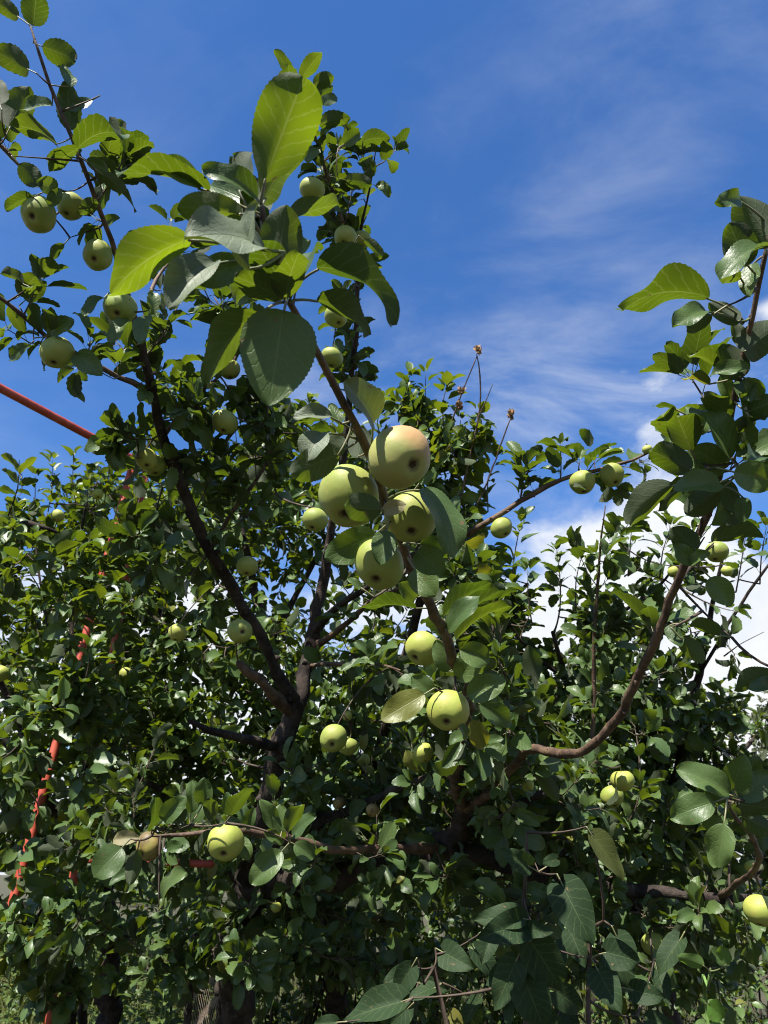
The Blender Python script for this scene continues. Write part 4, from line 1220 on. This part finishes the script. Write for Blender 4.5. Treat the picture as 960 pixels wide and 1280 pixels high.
# ------------------------------------------------------------------ weeds and tall grass
wr = random.Random(15)
nweed = 0
for (px, d, hh, lab) in [(185, 2.7, 1.18, 'tall leafy green weed with narrow leaves below the low bough'), (215, 2.9, 1.16, 'tall leafy green weed with narrow leaves below the low bough'),
                         (160, 3.1, 1.05, 'tall leafy green weed with narrow leaves below the low bough'), (20, 3.4, 1.1, 'tall leafy weed at the foot of the red posts')]:
    b = P(px, 1280, d)
    W = Tree('weed', (b[0], b[1], 0), lab, 'weed', M_WEED, 100 + px, 'weeds below the low bough' if px > 50 else None)
    x2 = wr.uniform(-.05, .05)
    c, r = W.limb('stem', [(b[0], b[1], -.02, .005), (b[0] + x2 * .5, b[1], hh * .5, .004), (b[0] + x2, b[1], hh, .002)], M_GREENSTEM, 6, bump=.02, world=True)
    W.var = [leaf_geo(6, 1, half=.13, curl=.9, fold=.3, pet=.1, seed=k) for k in range(3)]
    for i in range(3, len(c)):
        for k in range(3):
            a = wr.uniform(0, 6.28)
            dr = nrm(np.array([math.cos(a), math.sin(a), wr.uniform(.1, .7)]))
            W.leaf(c[i] + dr * .01, dr, np.array([0, 0, 1.0]), wr.uniform(.06, .13))
    W.finish()

for (px, d, h0, rx, seed, lab) in [(340, 4.0, 1.55, .6, 121, 'low dark bush behind the thick low limb and the trunk'), (540, 4.2, 1.55, .6, 122, 'low bush with sunlit specks under the middle of the limb'),
                                   (650, 4.4, 1.4, .55, 123, 'low bush behind the heart leaved shrub'), (830, 4.2, 1.45, .6, 124, 'low bush behind the bright sapling'), (235, 4.6, 1.5, .55, 125, 'low bush beyond the wire mesh'), (20, 6.5, 1.0, .6, 126, 'low bush beyond the stems of the bushy tree'),
                                   (120, 6.2, 1.05, .5, 127, 'low bush between the red posts and the dark trunks'), (440, 3.9, 1.6, .6, 128, 'tallest low bush, just behind the thick low limb'), (570, 5.4, 1.5, .6, 129, 'low bush in the gap left of the heart leaved shrub'), (920, 4.6, 1.4, .55, 130, 'low bush below the shiny leaf cluster')]:
    b = P(px, 1280, d)
    W = Tree('bush', (b[0], b[1], 0), lab, 'bush', M_LEAF_BACK, seed, 'low bushes under the orchard trees', lod='far', max_leaf=150)
    for k in range(9):
        a = k * 2.4
        e = np.array([b[0] + math.cos(a) * rx * .6, b[1] + math.sin(a) * rx * .5, h0 * (.75 + .25 * math.sin(k * 1.7))])
        W.limb('stem', [(b[0] + math.cos(a) * .06, b[1] + math.sin(a) * .06, -.03, .012), (b[0] + math.cos(a) * rx * .35, b[1] + math.sin(a) * rx * .3, h0 * .5, .008), (*e, .003)], M_BARK, 5, world=True, step=.1)
    pts = [np.array([b[0] + rx * W.rng.gauss(0, .45), b[1] + rx * W.rng.gauss(0, .4), h0 * W.rng.uniform(.25, 1.1)]) for _ in range(200)]
    for q in pts:
        W.shoot(W.twig_to(q, .003, .001), .066, .022, start=.25)
    W.finish()

# weeds nobody could count: stems with small leaves
ur = np.random.default_rng(18)
uv_v, uv_q, uv_u, n0 = [], [], [], 0
uleaf = [leaf_geo(4, 1, half=.2, curl=.8, fold=.3, pet=0, seed=k) for k in range(3)]
for k in range(620):
    d = ur.uniform(4.6, 8.5)
    px = ur.uniform(-60, 330) if k % 3 else ur.uniform(-60, 950)
    q = P(px, 1250, d)
    h = ur.uniform(.5, 1.12)
    lean = ur.uniform(-.15, .15, 2)
    for i in range(22):
        t = ur.uniform(.15, 1)
        c0 = np.array([q[0] + lean[0] * t, q[1] + lean[1] * t, h * t])
        a = ur.uniform(0, 6.28)
        dr = nrm(np.array([math.cos(a), math.sin(a), ur.uniform(-.2, .9)]))
        V, qq, uu, mi, _, _ = uleaf[i % 3]
        Mx_ = frame(dr, nrm(np.array([0, 0, 1.0]) + .4 * ur.standard_normal(3))) * ur.uniform(.03, .08)
        uv_v.append(V @ Mx_.T + c0)
        uv_q.append(qq + n0)
        uv_u.append(uu)
        n0 += len(V)
link('undergrowth', make_mesh('undergrowth', np.vstack(uv_v), np.vstack(uv_q), [M_WEED], np.vstack(uv_u)), kind='stuff', label='mixed low weeds growing among the tall grass', category='weeds')

gr = np.random.default_rng(8)
gverts, gquads, guv = [], [], []
n0 = 0
for k in range(5200):
    d = gr.uniform(4.4, 11)
    px = gr.uniform(-60, 900) if gr.random() < .6 else gr.uniform(-60, 300)
    q = P(px, 1250, d)
    h = gr.uniform(.45, 1.15) * (1.0 if d < 8 else 1.1)
    a = gr.uniform(0, 6.28)
    lean = gr.uniform(.05, .5) * h
    w = gr.uniform(.004, .011)
    o = np.array([q[0], q[1], -.03])
    dx = np.array([math.cos(a), math.sin(a), 0])
    sx = np.array([-math.sin(a), math.cos(a), 0]) * w
    for i in range(4):
        t = i / 3
        cpt = o + dx * lean * t * t + np.array([0, 0, h * (t - .12 * t * t)])
        ww = (1 - t) * .9 + .08
        gverts += [cpt - sx * ww, cpt + sx * ww]
        guv += [(0, t), (1, t)]
    for i in range(3):
        kk = n0 + i * 2
        gquads.append((kk, kk + 1, kk + 3, kk + 2))
    n0 += 8
link('tall_grass', make_mesh('tall_grass', np.array(gverts), gquads, [M_GRASS], guv), kind='stuff', label='sunlit dry tall grass on the orchard floor', category='grass')

# ------------------------------------------------------------------ wire mesh roll leaning by the trunk
fa, fb = P(238, 1235, 2.45), P(276, 1235, 3.3)
fe = empty('wire_mesh', ((fa[0] + fb[0]) / 2, (fa[1] + fb[1]) / 2, 0), 'loose piece of rusty diamond wire mesh beside the dark trunk', 'wire mesh')
tbm = Tubes()
fdir = fb - fa
fdir[2] = 0
fl = np.linalg.norm(fdir)
fdir /= fl
ncol = int(fl / .05)
for k in range(ncol + 1):
    pts = []
    for i in range(0, 24):
        zz = .05 + i * .055
        off = (.025 if i % 2 else -.025)
        q = np.array([fa[0], fa[1], 0]) + fdir * (k * .05 + off)
        pts.append(q + np.array([(.006 if i % 2 else -.006), 0, zz]))
    tbm.add(np.array(pts), np.full(len(pts), .0014), 4)
link('mesh_wires', tbm.mesh('mesh_wires', M_WIRE), fe, kind='stuff')
for q in (fa, fb):
    pipe('post', np.array([q[0], q[1], -.05]), np.array([q[0], q[1], 1.36]), .012, fe, M_BARK)

# ------------------------------------------------------------------ apples


def apple_geo(nr=28, ns=18, seed=0):
    r = random.Random(seed)
    lob = r.uniform(0, 6.28)
    prof = []
    for i in range(ns + 1):
        t = i / ns
        th = math.pi * (0.012 + 0.976 * t)          # from stalk (top) to calyx (bottom)
        rad = math.sin(th)
        zz = math.cos(th) * 0.88
        rad *= 1.0 + 0.055 * math.cos(th)           # wider shoulders
        if th < 0.62:
            zz -= 0.30 * (1 - th / 0.62) ** 1.6
        if th > math.pi - 0.46:
            zz += 0.20 * (1 - (math.pi - th) / 0.46) ** 1.5
        prof.append((rad, zz))
    V = []
    for (rad, zz) in prof:
        for k in range(nr):
            a = 2 * math.pi * k / nr
            f = 1 + 0.032 * math.cos(5 * a + lob) * (0.5 - 0.5 * zz) + 0.038 * math.cos(a * 2 + lob * 2) + 0.045 * zz * math.cos(a + lob)
            V.append((rad * f * math.cos(a), rad * f * math.sin(a), zz + 0.06 * math.cos(a + lob * 1.3) * rad))
    q = []
    for i in range(ns):
        for k in range(nr):
            a = i * nr + k
            b = i * nr + (k + 1) % nr
            q.append((a, a + nr, b + nr, b))
    return np.array(V), np.array(q)


AG = [apple_geo(seed=k) for k in range(5)]
AG_S = [apple_geo(14, 9, seed=k) for k in range(2)]


def calyx_mesh():
    V, Q = [], []
    for k in range(5):
        a = k * 2 * math.pi / 5
        c, s = math.cos(a), math.sin(a)
        x = np.array([c, s, 0])
        y = np.array([-s, c, 0])
        n = len(V)
        b = np.array([0, 0, -.71])
        V += [b + y * .05, b - y * .05, b + x * .09 - y * .04 + np.array([0, 0, -.06]), b + x * .09 + y * .04 + np.array([0, 0, -.06]), b + x * .15 + np.array([0, 0, -.03])]
        Q += [(n, n + 1, n + 2, n + 3), (n + 3, n + 2, n + 4, n + 4)]
    n = len(V)
    for k in range(8):
        a = k * math.pi / 4
        V.append(np.array([.11 * math.cos(a), .11 * math.sin(a), -.715]))
    Q += [(n, n + 1, n + 2, n + 3), (n, n + 3, n + 4, n + 7), (n + 4, n + 5, n + 6, n + 7)]
    me = bpy.data.meshes.new('calyx')
    me.from_pydata([tuple(v) for v in V], [], [tuple(dict.fromkeys(q)) for q in Q])
    me.materials.append(M_CALYX)
    return me


CALYX = calyx_mesh()
ameshes = {}
ar = random.Random(77)


def apple(px, py, dia, d, label, cal=None, mat=M_APPLE, tree=None, group=None, parts=True, small=False):
    tree = tree or A
    c = P(px, py, d)
    rad = dia / F * d / 2
    tocam = nrm(CAM - c)
    rr, uu = cross(UP, tocam), None
    rr = nrm(cross(np.array([0, 0, 1.0]), tocam))
    uu = cross(tocam, rr)
    if cal is not None:
        dx, dy = (cal[0] - px) / (dia / 2), (cal[1] - py) / (dia / 2)
        l = math.hypot(dx, dy)
        if l > .93:
            dx, dy = dx * .93 / l, dy * .93 / l
        cdir = rr * dx - uu * dy + tocam * math.sqrt(max(0, 1 - dx * dx - dy * dy))
    else:
        cdir = nrm(np.array([ar.uniform(-.45, .45), ar.uniform(-.4, .3), -1.0]))
    up = -cdir
    v = ar.randrange(2 if small else 5)
    key = (v, mat.name, small)
    if key not in ameshes:
        V, q = (AG_S if small else AG)[v]
        ameshes[key] = make_mesh('apple', V, q, [mat])
    f = frame(np.array([ar.uniform(-1, 1), ar.uniform(-1, 1), ar.uniform(-1, 1)]), up)
    # z axis must be up
    zx = up
    xx = nrm(cross(np.array([ar.uniform(-1, 1), 1.0, ar.uniform(-1, 1)]), zx))
    if mat is M_APPLE_BLUSH:
        tgt = np.array([.35, -.1, 1.0])
        xx = nrm(tgt - zx * (tgt @ zx))
    yy = cross(zx, xx)
    Mx = Matrix(((xx[0] * rad, yy[0] * rad, zx[0] * rad, c[0]), (xx[1] * rad, yy[1] * rad, zx[1] * rad, c[1]), (xx[2] * rad, yy[2] * rad, zx[2] * rad, c[2]), (0, 0, 0, 1)))
    o = bpy.data.objects.new('apple', ameshes[key])
    C.objects.link(o)
    o.matrix_world = Mx
    o['label'] = label
    o['category'] = 'apple'
    if group:
        o['group'] = group
    if parts:
        k = bpy.data.objects.new('calyx', CALYX)
        C.objects.link(k)
        k.parent = o
        # stalk reaches the wood
        s0 = c + up * rad * .55
        s1 = c + up * rad * 1.05 + np.array([0, 0, rad * .12])
        tw = tree.twig_to(s1, .0032, .0018, .05)
        tb = Tubes()
        tb.add(np.array([s0, (s0 + s1) / 2, s1, s1 + nrm(tw[-2] - s1) * .004]), [.0013, .0012, .0016, .0018], 6)
        inv = np.array(Mx.inverted())
        V = np.vstack(tb.v)
        V = V @ inv[:3, :3].T + inv[:3, 3]
        st = bpy.data.objects.new('stalk', make_mesh('stalk', V, np.vstack(tb.q), [M_STALK]))
        C.objects.link(st)
        st.parent = o
    else:
        tree.twig_to(c + up * rad * .6, .003, .002, .05)
    return o


AP = [
    (500, 572, 80, .80, 'large yellow green apple with pink blush at the top of the near cluster of four', (521, 583), M_APPLE_BLUSH),
    (436, 621, 79, .83, 'large green apple with a sunlit edge in the near cluster, touching the blushed one', (431, 648), M_APPLE),
    (514, 647, 66, .86, 'shaded green apple under the blushed one, with a dark leaf over its shoulder', (514, 668), M_APPLE),
    (474, 706, 64, .89, 'lowest apple of the near cluster, hanging in shade below dark leaves', (469, 728), M_APPLE),
    (394, 650, 32, 1.75, 'dim green apple peeking out behind the near cluster', None, M_APPLE),
    (528, 811, 45, 1.34, 'sunlit apple against the bough midway below the near cluster', (516, 824), M_APPLE_YEL),
    (560, 888, 52, 1.22, 'big sunlit apple below a jagged leaf shadow on the near bough', (557, 905), M_APPLE_YEL),
    (417, 923, 35, 1.85, 'speckled apple in front of a twin in the middle of the old tree', (415, 932), M_APPLE),
    (434, 932, 27, 1.93, 'apple half hidden behind the speckled apple', None, M_APPLE),
    (454, 950, 18, 2.4, 'small shaded apple with a bright rim amid dark leaves', None, M_APPLE),
    (529, 941, 27, 1.8, 'apple half lit and half shaded under a cupped leaf', None, M_APPLE_YEL),
    (282, 1053, 46, 1.36, 'sunlit apple with two dark spots on the low leafy bough', (280, 1069), M_APPLE_YEL),
    (186, 1058, 34, 1.42, 'apple with a brown rotten patch beside a withered pale leaf', (177, 1069), M_APPLE_ROT),
    (466, 1013, 17, 2.05, 'tiny brown withered apple above the thick low limb', None, M_APPLE_ROT),
    (424, 1004, 16, 2.15, 'tiny dark withered apple in shade beside the brown one', None, M_APPLE_ROT),
    (632, 1010, 15, 1.9, 'small yellow apple peeping between leaves over the low limb', None, M_APPLE_YEL),
    (778, 976, 30, 1.9, 'half lit pale apple below the curve of the right bough', None, M_APPLE_YEL),
    (765, 996, 30, 1.96, 'deeply shaded apple touching the pale one under the right bough', None, M_APPLE),
    (951, 1138, 42, 1.5, 'bright apple cut by the edge, beside the low limb end', None, M_APPLE_YEL),
    (939, 1083, 16, 1.9, 'small yellow apple near the shiny leaf cluster', None, M_APPLE_YEL),
    (817, 1180, 30, 1.9, 'shaded green apple hanging beneath the low limb', None, M_APPLE),
    (728, 1190, 19, 2.1, 'small bright apple among the heart shaped leaves', None, M_APPLE_YEL),
    (728, 603, 33, 2.06, 'speckled apple on the arching branch under the clouds, with dark calyx', (728, 618), M_APPLE),
    (765, 594, 31, 2.06, 'rounder apple next along the arching branch, shaded at the rim', None, M_APPLE),
    (627, 660, 28, 2.14, 'apple hanging under the lower end of the arching branch', None, M_APPLE),
    (809, 562, 13, 2.1, 'tiny yellow apple at the tip of the arching branch', None, M_APPLE_YEL),
    (896, 690, 28, 1.25, 'dark shaded apple among leaves of the right bough', None, M_APPLE),
    (842, 715, 15, 2.3, 'small pale apple beside the right bough', None, M_APPLE_YEL),
    (909, 714, 15, 2.0, 'small whitish apple below the shaded one on the right bough', None, M_APPLE_YEL),
    (48, 268, 44, 1.55, 'scabby apple hanging below the uppermost shoots', (40, 274), M_APPLE),
    (88, 258, 34, 1.6, 'apple tucked behind leaves next to the scabby apple', None, M_APPLE),
    (122, 319, 37, 1.62, 'spotted apple clinging to the steep upper shoot', (118, 326), M_APPLE),
    (150, 385, 40, 1.62, 'apple under the tip of the big drooping translucent leaf', (147, 394), M_APPLE),
    (71, 441, 41, 1.6, 'clean green apple hanging over the red bar', (70, 457), M_APPLE),
    (390, 237, 31, 2.08, 'sun capped apple high on the tall central shoot', None, M_APPLE),
    (432, 297, 29, 2.15, 'shaded apple on the tall central shoot under the sun capped one', None, M_APPLE),
    (452, 300, 24, 2.25, 'dim apple hugging the stem of the tall central shoot', None, M_APPLE),
    (420, 396, 29, 2.15, 'apple with a bright streak beside the dark stem of the tall shoot', None, M_APPLE),
    (415, 447, 28, 2.15, 'half sunlit apple low on the tall central shoot', None, M_APPLE),
    (287, 462, 27, 2.0, 'shaded apple next to the large dark hanging leaf', None, M_APPLE),
    (281, 528, 33, 1.95, 'apple with a sunlit wedge between the limbs', (280, 541), M_APPLE),
    (183, 574, 28, 1.9, 'pale sunlit apple against the steep dark limb', None, M_APPLE_YEL),
    (194, 582, 28, 1.95, 'dim apple behind the pale one on the steep dark limb', None, M_APPLE),
    (222, 791, 24, 2.2, 'bright yellow apple left of the limb fork', None, M_APPLE_YEL),
    (300, 789, 31, 2.05, 'shaded apple with dark calyx on the limb above the fork', (304, 790), M_APPLE),
    (309, 708, 27, 2.1, 'dim apple hanging higher on the limb above the fork', None, M_APPLE),
    (345, 1134, 14, 2.3, 'tiny yellow apple in the dark under the thick limb', None, M_APPLE_YEL),
    (434, 895, 13, 2.1, 'small bright apple in leaves above the speckled pair', None, M_APPLE_YEL),
    (503, 894, 15, 1.5, 'small yellow apple behind the leaf left of the big sunlit one', None, M_APPLE_YEL),
    (615, 905, 10, 1.7, 'tiny bright apple right of the big sunlit one', None, M_APPLE_YEL),
    (660, 982, 16, 1.7, 'pale apple half hidden in leaves under the right bough base', None, M_APPLE_YEL),
]
for (x, y, s, d, lab, cal, mt) in AP:
    apple(x, y, s, d, lab, cal, mt)
for (x, y, s, d, lab, t) in [(158, 843, 19, 3.3, 'pale apple among dark leaves beside the red posts', Cc), (0, 842, 22, 3.1, 'apple cut by the edge beside the leftmost leaves', Cc), (72, 645, 17, 3.6, 'pale apple at the top of the bushy tree', Cc), (122, 618, 14, 3.9, 'highest small apple of the bushy tree', Cc),
                             (133, 655, 11, 3.8, 'tiny apple beside the upper red post', Cc), (792, 787, 19, 2.75, 'flat looking yellow apple behind the right bough', B), (775, 806, 12, 2.8, 'tiny yellow apple below the flat looking one', B), (785, 1083, 16, 2.7, 'dim apple above the low limb', B),
                             (250, 715, 9, 3.4, 'tiny bright apple deep behind the steep limb', D)]:
    apple(x, y, s, d, lab, None, M_APPLE_YEL, tree=t)
for k in range(64):
    if k < 34:
        x, y = ar.gauss(700, 16), ar.gauss(900, 22)
    elif k < 48:
        x, y = ar.gauss(790, 30), ar.gauss(1010, 25)
    else:
        x, y = ar.gauss(890, 26), ar.gauss(898, 12)
    apple(x, y, ar.uniform(5.5, 8), 7.4 + ar.uniform(-.25, .25), 'tiny pale apple in the clusters on the distant tree', None, M_APPLE_YEL, tree=E, group='tiny apples on the distant tree', parts=False, small=True)

for (x, y, r_, d, lab, cal, mt) in AP:
    SIGHT.append((x, y, r_ * .38, d, .92))
for lm, pr in ((up_limb, .85), (UL, .5), (UR, .5), (UL_stub, .9), (UL_low, .9), (URb, .6), (URc, .6), (RL, .5), (RL2, .5), (LOW, .4), (RB, .7)):
    for q in lm[0][::2]:
        a_ = proj(q)
        SIGHT.append((a_[0], a_[1], 2.0, a_[2], pr))
for T in (A, B, Cc, D, E, G, H, LS, SP):
    T.finish()
